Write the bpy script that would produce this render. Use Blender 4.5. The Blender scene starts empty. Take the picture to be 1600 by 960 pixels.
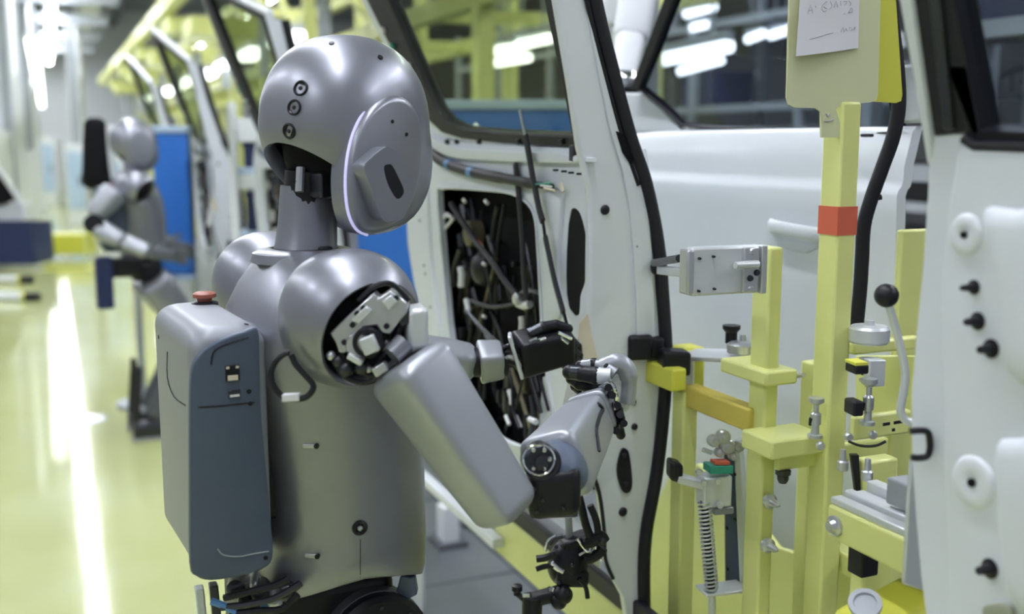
import bpy, bmesh, math, random
from mathutils import Vector as V, Matrix, geometry
from mathutils.bvhtree import BVHTree

random.seed(7)
SC = bpy.context.scene
COL = SC.collection

# ------------------------------------------------------------------ camera
FPX = 1675.0
TH = math.atan2(255.0, FPX)
CAM = V((0.0, 0.0, 1.58))
FW = V((0, math.cos(TH), -math.sin(TH)))
UP = V((0, math.sin(TH), math.cos(TH)))
cam_data = bpy.data.cameras.new('camera')
cam_data.sensor_width = 36.0
cam_data.lens = FPX * 36.0 / 1600.0
cam_data.clip_start = 0.05
cam_data.clip_end = 200
cam_data.dof.use_dof = True
cam_data.dof.focus_distance = 1.56
cam_data.dof.aperture_fstop = 2.6
cam = bpy.data.objects.new('camera', cam_data)
cam.location = CAM
cam.rotation_euler = (math.pi / 2 - TH, 0, 0)
COL.objects.link(cam)
SC.camera = cam

# ------------------------------------------------------------------ world, exposure
world = bpy.data.worlds.new('hall_light')
SC.world = world
world.use_nodes = True
bg = world.node_tree.nodes['Background']
bg.inputs[0].default_value = (0.86, 0.90, 1.0, 1)
bg.inputs[1].default_value = 0.22
SC.view_settings.view_transform = 'Standard'
SC.view_settings.look = 'None'
SC.view_settings.gamma = 1.0
SC.view_settings.use_curve_mapping = False
SC.view_settings.exposure = 0.62
LAMP_POWER = 62.0          # emission of the ceiling tubes
SC.cycles.max_bounces = 8
SC.cycles.use_denoising = True

# ------------------------------------------------------------------ axes of the production line
AL = math.radians(23.17)
LV = V((-math.sin(AL), math.cos(AL), 0))     # along the line, away from the camera
NV = V((math.cos(AL), math.sin(AL), 0))      # across the line, to the right
ZV = V((0, 0, 1))

def ray(u, v):
    return FW + V((1, 0, 0)) * ((u - 800) / FPX) - UP * ((v - 480) / FPX)
def at(u, v, y):                      # pixel at world depth y
    d = ray(u, v)
    return CAM + d * (y / d.y)
def on(u, v, p, n):                   # pixel on a plane
    d = ray(u, v)
    return CAM + d * ((p - CAM).dot(n) / d.dot(n))
def atn(u, v, n):                     # pixel at distance n across the line
    return on(u, v, NV * n, NV)
def atl(u, v, l):                     # pixel at distance l along the line
    return on(u, v, LV * l, LV)
def atz(u, v, z):
    return on(u, v, ZV * z, ZV)
def ln(p):
    return p.dot(LV), p.dot(NV), p.z
def P(l, n, z):
    return LV * l + NV * n + ZV * z
def lerp(a, b, t):
    return a + (b - a) * t

# ------------------------------------------------------------------ materials
MATS = {}
def mat(name, col, rough=0.5, metal=0.0, var=0.06, scale=30.0, coat=0.0, bump=0.0, spec=0.5, emit=0.0):
    if name in MATS:
        return MATS[name]
    m = bpy.data.materials.new(name)
    m.use_nodes = True
    nt = m.node_tree
    b = nt.nodes['Principled BSDF']
    b.inputs['Base Color'].default_value = (*col, 1)
    b.inputs['Roughness'].default_value = rough
    b.inputs['Metallic'].default_value = metal
    b.inputs['Coat Weight'].default_value = coat
    b.inputs['Coat Roughness'].default_value = 0.12
    b.inputs['Specular IOR Level'].default_value = spec
    if emit:
        b.inputs['Emission Color'].default_value = (*col, 1)
        b.inputs['Emission Strength'].default_value = emit
    tc = nt.nodes.new('ShaderNodeTexCoord')
    nz = nt.nodes.new('ShaderNodeTexNoise')
    nz.inputs['Scale'].default_value = scale
    nz.inputs['Detail'].default_value = 4
    nt.links.new(tc.outputs['Object'], nz.inputs['Vector'])
    if var:
        mr = nt.nodes.new('ShaderNodeMapRange')
        mr.inputs[3].default_value = 1 - var
        mr.inputs[4].default_value = 1 + var
        nt.links.new(nz.outputs['Fac'], mr.inputs[0])
        mx = nt.nodes.new('ShaderNodeMix')
        mx.data_type = 'RGBA'
        mx.blend_type = 'MULTIPLY'
        mx.inputs[0].default_value = 1
        mx.inputs[6].default_value = (*col, 1)
        nt.links.new(mr.outputs[0], mx.inputs[7])
        nt.links.new(mx.outputs[2], b.inputs['Base Color'])
        mr2 = nt.nodes.new('ShaderNodeMapRange')
        mr2.inputs[3].default_value = max(0.02, rough - 0.05)
        mr2.inputs[4].default_value = rough + 0.05
        nt.links.new(nz.outputs['Fac'], mr2.inputs[0])
        nt.links.new(mr2.outputs[0], b.inputs['Roughness'])
    if bump:
        bp = nt.nodes.new('ShaderNodeBump')
        bp.inputs['Strength'].default_value = bump
        bp.inputs['Distance'].default_value = 0.002
        nt.links.new(nz.outputs['Fac'], bp.inputs['Height'])
        nt.links.new(bp.outputs[0], b.inputs['Normal'])
    MATS[name] = m
    return m

def glass_mat(name, tint, gloss=0.12):
    m = bpy.data.materials.new(name)
    m.use_nodes = True
    nt = m.node_tree
    nt.nodes.clear()
    out = nt.nodes.new('ShaderNodeOutputMaterial')
    tr = nt.nodes.new('ShaderNodeBsdfTransparent')
    tr.inputs[0].default_value = (*tint, 1)
    gl = nt.nodes.new('ShaderNodeBsdfGlossy')
    gl.inputs['Roughness'].default_value = 0.03
    lw = nt.nodes.new('ShaderNodeLayerWeight')
    lw.inputs[0].default_value = 0.25
    ad = nt.nodes.new('ShaderNodeMath')
    ad.operation = 'MULTIPLY_ADD'
    ad.inputs[1].default_value = 0.08
    ad.inputs[2].default_value = gloss
    nt.links.new(lw.outputs['Facing'], ad.inputs[0])
    mx = nt.nodes.new('ShaderNodeMixShader')
    nt.links.new(ad.outputs[0], mx.inputs[0])
    nt.links.new(tr.outputs[0], mx.inputs[1])
    nt.links.new(gl.outputs[0], mx.inputs[2])
    nt.links.new(mx.outputs[0], out.inputs[0])
    MATS[name] = m
    return m

SHELL = mat('robot_shell_paint', (0.30, 0.31, 0.355), 0.38, 0.70, 0.03, 60, 0.15)
SHELL2 = mat('robot_arm_paint', (0.38, 0.40, 0.44), 0.40, 0.5, 0.03, 60, 0.1)
PACK = mat('backpack_plastic', (0.085, 0.112, 0.165), 0.48, 0.1, 0.04, 80)
PACKTOP = mat('backpack_edge_plastic', (0.30, 0.315, 0.35), 0.45, 0.2, 0.04, 80)
DARK = mat('black_plastic', (0.008, 0.009, 0.013), 0.40, 0.0, 0.1, 40, spec=0.35)
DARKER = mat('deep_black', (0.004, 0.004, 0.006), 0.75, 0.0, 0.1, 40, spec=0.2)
RUBBER = mat('black_rubber', (0.011, 0.012, 0.017), 0.5, 0.0, 0.15, 50, spec=0.35)
GUN = mat('gunmetal', (0.06, 0.065, 0.075), 0.32, 0.8, 0.1, 60)
STEEL = mat('machined_steel', (0.58, 0.6, 0.63), 0.30, 0.75, 0.03, 20)
ALU = mat('aluminium', (0.68, 0.71, 0.735), 0.38, 0.4, 0.02, 12)
CHROME = mat('chrome', (0.8, 0.82, 0.85), 0.12, 1.0, 0.02)
WHITE = mat('white_body_paint', (0.70, 0.735, 0.79), 0.3, 0.0, 0.02, 20, 0.35)
WHITE2 = mat('white_inner_paint', (0.67, 0.71, 0.765), 0.42, 0.0, 0.03, 25, 0.1)
YEL = mat('yellow_machine_paint', (0.71, 0.75, 0.28), 0.42, 0.0, 0.06, 14, 0.15, 0.05)
YELP = mat('pale_yellow_board', (0.66, 0.68, 0.42), 0.5, 0.0, 0.05, 8)
YELB = mat('bright_yellow_board', (0.66, 0.66, 0.08), 0.45, 0.0, 0.05, 8)
OCHRE = mat('ochre_timber', (0.55, 0.46, 0.09), 0.6, 0.0, 0.12, 10)
RED = mat('red_tape', (0.62, 0.13, 0.07), 0.5, 0.0, 0.06)
REDB = mat('red_button', (0.34, 0.10, 0.065), 0.45, 0.0, 0.05)
BLUE = mat('blue_plastic', (0.03, 0.17, 0.62), 0.45, 0.0, 0.1, 6)
NAVY = mat('navy_plastic', (0.012, 0.022, 0.09), 0.5, 0.0, 0.1)
PALEB = mat('pale_blue_board', (0.45, 0.58, 0.75), 0.5, 0.0, 0.05)
PAPER = mat('paper', (0.74, 0.74, 0.78), 0.85, 0.0, 0.03, 12)
INK = mat('pencil_ink', (0.46, 0.46, 0.51), 0.9, 0.0, 0.3, 60)
GREEN = mat('green_pcb', (0.03, 0.28, 0.2), 0.45)
GREYM = mat('grey_machine_paint', (0.36, 0.39, 0.42), 0.5, 0.0, 0.08, 8)
DGREY = mat('dark_grey_paint', (0.10, 0.11, 0.125), 0.55, 0.0, 0.12, 8)
ROOF = mat('roof_deck', (0.36, 0.38, 0.40), 0.8, 0.0, 0.2, 1.5)
PALE = mat('pale_machine_paint', (0.72, 0.75, 0.78), 0.5, 0.0, 0.05, 5)
TAPE = mat('blue_tape', (0.1, 0.25, 0.5), 0.5)
WCLIP = mat('white_clip', (0.75, 0.76, 0.78), 0.5)
OLIVE = mat('olive_bracket', (0.16, 0.15, 0.09), 0.5, 0.3, 0.15)
CREAM = mat('cream_label', (0.70, 0.64, 0.50), 0.7)
GLASS = glass_mat('tinted_glass', (0.66, 0.70, 0.60), 0.015)
GLASSB = glass_mat('dark_tinted_glass', (0.62, 0.66, 0.70), 0.02)
LAMP = mat('lamp_tube', (0.90, 0.925, 1.0), 0.5, 0, 0, 10, emit=LAMP_POWER)
WORKL = mat('work_light_tube', (0.93, 0.97, 1.0), 0.5, 0, 0, 10, emit=4.0)
LEDR = mat('led_ring', (0.62, 0.60, 0.95), 0.4, 0, 0, 10, emit=0.35)
# ------------------------------------------------------------------ mesh builder
class MB:
    def __init__(self):
        self.v = []
        self.f = []
        self.flat = False
    def add(self, vs, fs):
        o = len(self.v)
        self.v += [V(p) for p in vs]
        self.f += [tuple(i + o for i in f) for f in fs]
        return self
    def box(self, c, ax, s):            # centre, three axes, full sizes
        a, b, d = [V(x).normalized() * (k / 2) for x, k in zip(ax, s)]
        c = V(c)
        vs = [c + a * i + b * j + d * k for i in (-1, 1) for j in (-1, 1) for k in (-1, 1)]
        fs = [(0, 1, 3, 2), (4, 6, 7, 5), (0, 4, 5, 1), (2, 3, 7, 6), (0, 2, 6, 4), (1, 5, 7, 3)]
        return self.add(vs, fs)
    def lbox(self, l0, l1, n0, n1, z0, z1):   # box aligned with the line
        vs = [P(l, n, z) for l in (l0, l1) for n in (n0, n1) for z in (z0, z1)]
        fs = [(0, 1, 3, 2), (4, 6, 7, 5), (0, 4, 5, 1), (2, 3, 7, 6), (0, 2, 6, 4), (1, 5, 7, 3)]
        return self.add(vs, fs)
    def loft(self, rings, cap=True):
        n = len(rings[0])
        vs = [p for r in rings for p in r]
        fs = []
        for i in range(len(rings) - 1):
            for j in range(n):
                k = (j + 1) % n
                fs.append((i * n + j, i * n + k, (i + 1) * n + k, (i + 1) * n + j))
        if cap:
            fs.append(tuple(range(n))[::-1])
            fs.append(tuple((len(rings) - 1) * n + j for j in range(n)))
        return self.add(vs, fs)
    def plate(self, outer, holes, vec):       # outline with holes, extruded
        vec = V(vec)
        loops = [[V(p) for p in outer]] + [[V(p) for p in h] for h in holes]
        tris = geometry.tessellate_polygon(loops)
        flat = [p for l in loops for p in l]
        m = len(flat)
        fs = [tuple(t) for t in tris] + [tuple(i + m for i in t)[::-1] for t in tris]
        o = 0
        for l in loops:
            k = len(l)
            for i in range(k):
                j = (i + 1) % k
                fs.append((o + i, o + j, o + j + m, o + i + m))
            o += k
        return self.add(flat + [p + vec for p in flat], fs)
    def cyl(self, p0, p1, r0, r1=None, n=20):
        p0, p1 = V(p0), V(p1)
        r1 = r0 if r1 is None else r1
        d = (p1 - p0).normalized()
        a, b = basis(d)
        return self.loft([[p0 + (a * math.cos(t) + b * math.sin(t)) * r0 for t in ang(n)],
                          [p1 + (a * math.cos(t) + b * math.sin(t)) * r1 for t in ang(n)]])
    def lathe(self, p, axis, prof, n=24):     # profile of (height, radius)
        p, d = V(p), V(axis).normalized()
        a, b = basis(d)
        return self.loft([[p + d * h + (a * math.cos(t) + b * math.sin(t)) * max(r, 1e-4) for t in ang(n)] for h, r in prof])
    def tube(self, pts, r, n=10, flat=1.0, hint=None):
        pts = [V(p) for p in pts]
        rr = r if isinstance(r, (list, tuple)) else [r] * len(pts)
        rings = []
        a = None
        for i, p in enumerate(pts):
            d = (pts[min(i + 1, len(pts) - 1)] - pts[max(i - 1, 0)]).normalized()
            if hint is not None:
                a = (V(hint) - d * d.dot(V(hint))).normalized()
            elif a is None:
                a = basis(d)[0]
            else:
                a = (a - d * d.dot(a)).normalized()
            b = d.cross(a)
            rings.append([p + (a * math.cos(t) * flat + b * math.sin(t)) * rr[i] for t in ang(n)])
        return self.loft(rings)
    def ball(self, c, ax, s, n=24, m=14):
        c = V(c)
        a, b, d = [V(x).normalized() * k for x, k in zip(ax, s)]
        rings = []
        for i in range(m + 1):
            t = math.pi * i / m
            q = max(math.sin(t), 1e-3)
            rings.append([c - d * math.cos(t) + (a * math.cos(x) + b * math.sin(x)) * q for x in ang(n)])
        return self.loft(rings)
    def pillow(self, outline, nrm, depth, h, bev, shrink):
        o = [V(p) for p in outline]
        nrm = V(nrm).normalized()
        c = sum(o, V()) / len(o)
        rings = [[p - nrm * depth for p in o], [p + nrm * (h - bev) for p in o]]
        for k in (0.35, 0.7, 1.0):
            s = 1 - shrink * (1 - math.cos(k * math.pi / 2))
            rings.append([c + (p - c) * s + nrm * (h - bev + bev * math.sin(k * math.pi / 2)) for p in o])
        return self.loft(rings)
    def bvh(self):
        return BVHTree.FromPolygons(self.v, self.f)
    def build(self, name, m, parent=None, bevel=0.0, seg=2, smooth=35, solid=0.0):
        me = bpy.data.meshes.new(name)
        org = parent['_o'] if parent is not None and '_o' in parent else None
        org = V(org) if org is not None else V((0, 0, 0))
        me.from_pydata([tuple(p - org) for p in self.v], [], self.f)
        bm = bmesh.new()
        bm.from_mesh(me)
        bmesh.ops.recalc_face_normals(bm, faces=bm.faces)
        bm.to_mesh(me)
        bm.free()
        me.validate()
        me.materials.append(m)
        if smooth:
            me.polygons.foreach_set('use_smooth', [True] * len(me.polygons))
            me.set_sharp_from_angle(angle=math.radians(smooth))
        ob = bpy.data.objects.new(name, me)
        COL.objects.link(ob)
        if parent is not None:
            ob.parent = parent
            ob['_o'] = tuple(org)
        if solid:
            s = ob.modifiers.new('solid', 'SOLIDIFY')
            s.thickness = solid
            s.offset = -1
        if bevel:
            b = ob.modifiers.new('bevel', 'BEVEL')
            b.width = bevel
            b.segments = seg
            b.limit_method = 'ANGLE'
            b.angle_limit = math.radians(38)
            b.use_clamp_overlap = True
        return ob

def ang(n):
    return [2 * math.pi * i / n for i in range(n)]
def basis(d):
    d = V(d).normalized()
    h = V((0, 0, 1)) if abs(d.z) < 0.9 else V((1, 0, 0))
    a = h.cross(d).normalized()
    return a, d.cross(a)
def se(t, e):                                   # superellipse unit point
    c, s = math.cos(t), math.sin(t)
    return (math.copysign(abs(c) ** (2 / e), c), math.copysign(abs(s) ** (2 / e), s))
def ring(c, a, b, ra, rb, e=2.0, n=40):
    return [c + a * (ra * se(t, e)[0]) + b * (rb * se(t, e)[1]) for t in ang(n)]
def rbox(mb, p0, p1, hint, s0, s1, e=4.5, rnd=0.02, n=40, steps=4):
    """limb shell: rounded-box section that tapers from s0 to s1, ends rounded by rnd"""
    p0, p1 = V(p0), V(p1)
    d = (p1 - p0).normalized()
    a = (V(hint) - d * d.dot(V(hint))).normalized()
    b = d.cross(a)
    ln_ = (p1 - p0).length
    rings = []
    for k in range(steps + 1):
        x = math.pi / 2 * k / steps
        ins = rnd * (1 - math.sin(x))
        rings.append(ring(p0 + d * (rnd * (1 - math.cos(x))), a, b, s0[0] - ins, s0[1] - ins, e, n))
    for t in (0.35, 0.65):
        rings.append(ring(p0 + d * (ln_ * t), a, b, lerp(s0[0], s1[0], t), lerp(s0[1], s1[1], t), e, n))
    for k in range(steps, -1, -1):
        x = math.pi / 2 * k / steps
        ins = rnd * (1 - math.sin(x))
        rings.append(ring(p1 - d * (rnd * (1 - math.cos(x))), a, b, s1[0] - ins, s1[1] - ins, e, n))
    mb.loft(rings)
    return mb
def smooth_pts(pts, k=4, closed=False):          # Catmull-Rom
    pts = [V(p) for p in pts]
    n = len(pts)
    out = []
    for i in range(n if closed else n - 1):
        if closed:
            p = [pts[(i + j - 1) % n] for j in range(4)]
        else:
            p = [pts[min(max(i + j - 1, 0), n - 1)] for j in range(4)]
        for s in range(k):
            t = s / k
            out.append(0.5 * ((2 * p[1]) + (p[2] - p[0]) * t + (2 * p[0] - 5 * p[1] + 4 * p[2] - p[3]) * t * t + (3 * p[1] - p[0] - 3 * p[2] + p[3]) * t ** 3))
    if not closed:
        out.append(pts[-1])
    return out

# ------------------------------------------------------------------ objects and their descriptions
def tag(o, label, cat, group=None, kind=None):
    o['label'] = label
    o['category'] = cat
    if group:
        o['group'] = group
    if kind:
        o['kind'] = kind
    return o
def thing(name, label, cat, loc, group=None):
    o = bpy.data.objects.new(name, None)
    COL.objects.link(o)
    o.location = loc
    o.empty_display_size = 0.1
    o['_o'] = tuple(loc)
    return tag(o, label, cat, group)
def struct(o):
    o['kind'] = 'structure'
    return o
def lab(o, text):
    o['label'] = text
    return o
def copy_tree(o, parent=None):
    c = o.copy()
    COL.objects.link(c)
    c.parent = parent
    for ch in list(o.children):
        copy_tree(ch, c)
    return c
def bolt(parent, p, nrm, r=0.006, h=0.004, m=None, name='bolt'):
    nrm = V(nrm).normalized()
    return MB().lathe(V(p) - nrm * 0.002, nrm, [(0, r), (h * 0.7, r), (h + 0.002, r * 0.75)], 12).build(name, m or STEEL, parent)
# ================================================================== the hall
def floor_material():
    m = bpy.data.materials.new('glossy_yellow_epoxy')
    m.use_nodes = True
    nt = m.node_tree
    b = nt.nodes['Principled BSDF']
    tc = nt.nodes.new('ShaderNodeTexCoord')
    nz = nt.nodes.new('ShaderNodeTexNoise')
    nz.inputs['Scale'].default_value = 0.8
    nz.inputs['Detail'].default_value = 6
    nt.links.new(tc.outputs['Object'], nz.inputs['Vector'])
    cr = nt.nodes.new('ShaderNodeValToRGB')
    cr.color_ramp.elements[0].position = 0.35
    cr.color_ramp.elements[0].color = (0.49, 0.52, 0.21, 1)
    cr.color_ramp.elements[1].position = 0.68
    cr.color_ramp.elements[1].color = (0.57, 0.61, 0.33, 1)
    nt.links.new(nz.outputs['Fac'], cr.inputs[0])
    nt.links.new(cr.outputs[0], b.inputs['Base Color'])
    n2 = nt.nodes.new('ShaderNodeTexNoise')
    n2.inputs['Scale'].default_value = 3.0
    nt.links.new(tc.outputs['Object'], n2.inputs['Vector'])
    mr = nt.nodes.new('ShaderNodeMapRange')
    mr.inputs[3].default_value = 0.05
    mr.inputs[4].default_value = 0.11
    nt.links.new(n2.outputs['Fac'], mr.inputs[0])
    nt.links.new(mr.outputs[0], b.inputs['Roughness'])
    b.inputs['Coat Weight'].default_value = 0.1
    b.inputs['Specular IOR Level'].default_value = 0.32
    b.inputs['Coat Roughness'].default_value = 0.08
    return m
FLOORM = floor_material()

struct(MB().lbox(-6, 48, -14, 1.0, -0.1, 0.0).build('floor', FLOORM, smooth=0))
bed = struct(MB().lbox(-6, 48, 1.0, 16, -0.12, -0.02).build('floor_line_bed', DGREY, smooth=0))
for i in range(26):
    for k in range(3):
        l0 = -1 + i * 0.9
        MB().lbox(l0 + 0.006, l0 + 0.894, 1.02 + k * 0.5, 1.51 + k * 0.5, -0.02, 0.0).build('floor_plate', mat('floor_plate_steel', (0.15, 0.165, 0.185), 0.45, 0.3, 0.2, 4), bed, 0.004, 1)
struct(MB().lbox(-6, 48, -14, 16, 7.2, 7.35).build('ceiling', ROOF, smooth=0))
joist_root = bpy.data.objects['ceiling']
for i in range(14):
    l = 3 + i * 3.2
    MB().lbox(l, l + 0.25, -14, 16, 6.6, 7.2).build('ceiling_joist', GREYM, joist_root, smooth=0)
for n in (-6.5, -2.2, 2.6, 7.0):
    MB().lbox(-6, 48, n, n + 0.18, 6.3, 6.6).build('ceiling_purlin', DGREY, joist_root, smooth=0)
struct(MB().lbox(48, 48.3, -14, 16, 0, 7.2).build('wall_far', PALE, smooth=0))
struct(MB().lbox(-6, 48, 15.7, 16, 0, 7.2).build('wall_right', DGREY, smooth=0))

# ceiling lamps: rows of tubes along the line
def ceiling_lamp(l, n, z, length, label, group):
    r = thing('ceiling_lamp', label, 'lamp', P(l + length / 2, n, z), group)
    MB().lbox(l, l + length, n - 0.13, n + 0.13, z, z + 0.07).build('housing', PALE, r, 0.008)
    MB().lbox(l + 0.03, l + length - 0.03, n - 0.05, n + 0.05, z - 0.025, z + 0.002).build('tube', LAMP, r, 0.01)
    for s in (0.2, 0.8):
        MB().cyl(P(l + length * s, n, z + 0.07), P(l + length * s, n, 7.2), 0.008, n=8).build('hanger_rod', GREYM, r)
    return r
ORD = ['first', 'second', 'third', 'fourth', 'fifth', 'sixth', 'seventh', 'eighth', 'ninth', 'tenth', 'eleventh', 'twelfth', 'thirteenth', 'fourteenth', 'fifteenth', 'sixteenth', 'seventeenth', 'eighteenth', 'nineteenth', 'twentieth']
for i in range(19):
    ceiling_lamp(-0.8 + i * 2.5, 0.25, 4.7, 2.2, f'long white ceiling tube lamp over the yellow aisle, {ORD[i]} of its row from the camera', 'tube lamps over the aisle')
for i in range(14):
    ceiling_lamp(-2.5 + i * 3.4, -3.6, 4.9, 2.2, f'long white ceiling tube lamp left of the aisle, {ORD[i]} of its row from the camera', 'tube lamps left of the aisle')
for i in range(15):
    ceiling_lamp(-2.5 + i * 3.0, 4.2, 4.4, 2.2, f'long white ceiling tube lamp beyond the door line, {ORD[i]} of its row from the camera', 'tube lamps beyond the door line')
for i in range(7):
    r_ = thing('aisle_lamp', f'low hanging white tube lamp at the far end of the aisle, {ORD[i]} from the camera', 'lamp', P(17 + i * 4.2, -0.12, 3.0), 'low lamps at the far aisle end')
    l = 17 + i * 4.2
    MB().lbox(l, l + 3.6, -0.22, -0.02, 3.06, 3.12).build('housing', PALE, r_, 0.008)
    MB().lbox(l + 0.03, l + 3.57, -0.20, -0.04, 2.98, 3.062).build('tube', WORKL, r_, 0.01)
    for t in (0.2, 0.8):
        MB().cyl(P(l + 3.6 * t, -0.12, 3.12), P(l + 3.6 * t, -0.12, 7.2), 0.01, n=8).build('hanger_rod', GREYM, r_)
# ================================================================== humanoid robots
class Fr:
    def __init__(s, o, deg):
        a = math.radians(deg)
        s.o = V((o[0], o[1], 0))
        s.f = V((math.cos(a), math.sin(a), 0))
        s.r = V((math.sin(a), -math.cos(a), 0))
    def p(s, f, r, z):
        return s.o + s.f * f + s.r * r + ZV * z

def egg_shell(mb, c, f, r, dims, pole, open_ang, n=48, m=26, thick=0.008, exps=2.3, jaw=0.0):
    """egg-like shell with a round opening around 'pole'"""
    pole = V(pole).normalized()
    a, b = basis(pole)
    def pt(th, ph, s=1.0):
        d = pole * math.cos(th) + (a * math.cos(ph) + b * math.sin(ph)) * math.sin(th)
        x, y, z = d.dot(f) / dims[0], d.dot(r) / dims[1], d.z / (dims[2] if d.z > 0 else dims[3])
        k = (abs(x) ** exps + abs(y) ** exps + abs(z) ** exps) ** (-1 / exps)
        q = d * k
        if jaw and q.z < 0:
            q = q + f * (jaw * (-q.z / dims[3]))
        return c + q * s
    inner = 1 - thick / dims[0]
    rings = [[pt(open_ang + 0.10, x, inner * 0.9) for x in ang(n)], [pt(open_ang, x, inner) for x in ang(n)], [pt(open_ang, x) for x in ang(n)]]
    for i in range(1, m + 1):
        t = lerp(open_ang, math.pi - 0.002, i / m)
        rings.append([pt(t, x) for x in ang(n)])
    mb.loft(rings, cap=False)
    return mb

def put(mb_bvh, u, v):
    h = mb_bvh.ray_cast(CAM, ray(u, v).normalized())
    if h[0] is not None and h[1].dot(ray(u, v)) > 0:
        return h[0], -h[1]
    return h[0], h[1]

FR = Fr((-0.291, 1.50), 28)
R1 = thing('humanoid_robot', 'grey humanoid robot in the foreground with a boxy backpack, reaching into the white door', 'robot', FR.p(0, 0, 0))

# ---- torso shell
def torso(fr, root, z0=0.0):
    mb = MB()
    prof = [(0.950, 0.055, 0.101, 0.120), (0.965, 0.055, 0.104, 0.125), (1.00, 0.058, 0.103, 0.126), (1.06, 0.058, 0.102, 0.128), (1.13, 0.055, 0.103, 0.134),
            (1.20, 0.050, 0.107, 0.142), (1.26, 0.042, 0.110, 0.150), (1.31, 0.032, 0.108, 0.156), (1.35, 0.022, 0.102, 0.154),
            (1.385, 0.012, 0.090, 0.140), (1.41, 0.006, 0.074, 0.115), (1.428, 0.002, 0.058, 0.085), (1.436, 0, 0.045, 0.055)]
    rings = []
    for i, (z, cf, hf, hr) in enumerate(prof):
        w_ = min(1.0, max(0.0, (1.40 - z) / 0.08))
        cf, hf = cf - 0.019 * w_, hf + 0.019 * w_
        rg = ring(fr.p(cf, 0, z + z0), fr.f, fr.r, hf, hr, 2.5, 56)
        if i < 3:                                     # hem arches over the hips
            k = (1.0, 0.8, 0.3)[i]
            rg = [p + ZV * (0.022 * k * math.cos(2 * math.atan2((p - fr.o).dot(fr.r), (p - fr.o).dot(fr.f) - cf)) * -1 + 0.012 * k) for p in rg]
        rings.append(rg)
    mb.loft(rings)
    ob = mb.build('torso_shell', SHELL, root)
    return ob, mb
TORSO, tmb = torso(FR, R1)
tb = tmb.bvh()
for (u, v) in ((484, 697), (486, 869)):               # shiny slots
    p, n = put(tb, u, v)
    t = ZV.cross(n).normalized()
    MB().box(p, (t, n, ZV), (0.018, 0.004, 0.006)).build('slot', STEEL, TORSO, 0.001)
    MB().cyl(p + t * 0.009 - n * 0.003, p + t * 0.009 + n * 0.0028, 0.0035, n=10).build('slot_screw', DARK, TORSO)
p, n = put(tb, 562, 825)
MB().lathe(p - n * 0.004, n, [(0, 0.011), (0.006, 0.011), (0.0075, 0.009), (0.006, 0.006), (0.004, 0.004)], 20).build('socket', DARK, TORSO)
MB().ball(p + n * 0.002, (FR.f, FR.r, ZV), (0.004, 0.004, 0.004), 10, 8).build('socket_pin', STEEL, TORSO)
pts = [put(tb, 563, v)[0] for v in range(843, 905, 6)]
MB().tube([q for q in pts if q], 0.0006, 5).build('seam', DARK, TORSO)

# ---- neck and head
HF = Fr((0, 0), 48)
HC = at(540, 205, 1.545)
NECK = MB()
nb = FR.p(0.0, 0.0, 0)
prof = [(1.405, 0.052), (1.425, 0.047), (1.44, 0.0425), (1.47, 0.0405), (1.50, 0.0405), (1.523, 0.0405)]
NECK.loft([ring(V((nb.x + (z - 1.42) * 0.08, nb.y + (z - 1.42) * 0.1, z)), FR.f, FR.r, r, r * 0.95, 2.3, 36) for z, r in prof])
NK = NECK.build('neck', SHELL, R1)
MB().lathe(V((nb.x, nb.y, 1.418)), ZV, [(0, 0.075), (0.012, 0.072), (0.016, 0.066), (0.018, 0.05)], 36).build('collar_ring', SHELL, R1)

hmb = MB()
pole = (-HF.f * 0.66 - ZV * 0.75).normalized()
egg_shell(hmb, HC, HF.f, HF.r, (0.121, 0.107, 0.133, 0.150), pole, math.radians(41), jaw=0.03)
HEAD = hmb.build('head_shell', SHELL, R1, smooth=60)
hb = hmb.bvh()
MB().ball(HC + HF.f * 0.012 - ZV * 0.012, (HF.f, HF.r, ZV), (0.104, 0.092, 0.118)).build('head_core', DARKER, HEAD)
MB().cyl(at(478, 330, 1.50), at(482, 268, 1.50), 0.032, n=24).build('neck_post', DARK, R1)
MB().cyl(at(468, 300, 1.462), at(470, 262, 1.47), 0.006, n=10).build('neck_actuator', STEEL, R1)
MB().box(at(500, 290, 1.47), (HF.f, HF.r, ZV), (0.02, 0.03, 0.035)).build('neck_bracket', GUN, R1, 0.003)
for u, v in ((470, 138), (460, 168), (452, 205)):
    p, n = put(hb, u, v)
    e = MB().lathe(p - n * 0.004, n, [(0, 0.0108), (0.0055, 0.0108), (0.0064, 0.0092), (0.004, 0.007)], 24).build('camera_lens', DARK, HEAD)
    MB().ball(p + n * 0.0005, (HF.f, HF.r, ZV), (0.003, 0.003, 0.003), 10, 8).build('lens_glint', GUN, HEAD)
p0, n0 = put(hb, 474, 125)
p1, n1 = put(hb, 446, 222)
pl = [put(hb, lerp(474, 446, t), lerp(122, 224, t)) for t in [i / 8 for i in range(9)]]
MB().tube([q[0] - q[1] * 0.0102 for q in pl], [0.006] + [0.0112] * 7 + [0.006], 14).build('lens_recess', SHELL, HEAD)
for u, v in ((518, 68), (594, 90)):
    p, n = put(hb, u, v)
    if p:
        MB().cyl(p - n * 0.003, p + n * 0.0015, 0.004, n=12).build('microphone_port', DARK, HEAD)
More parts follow.
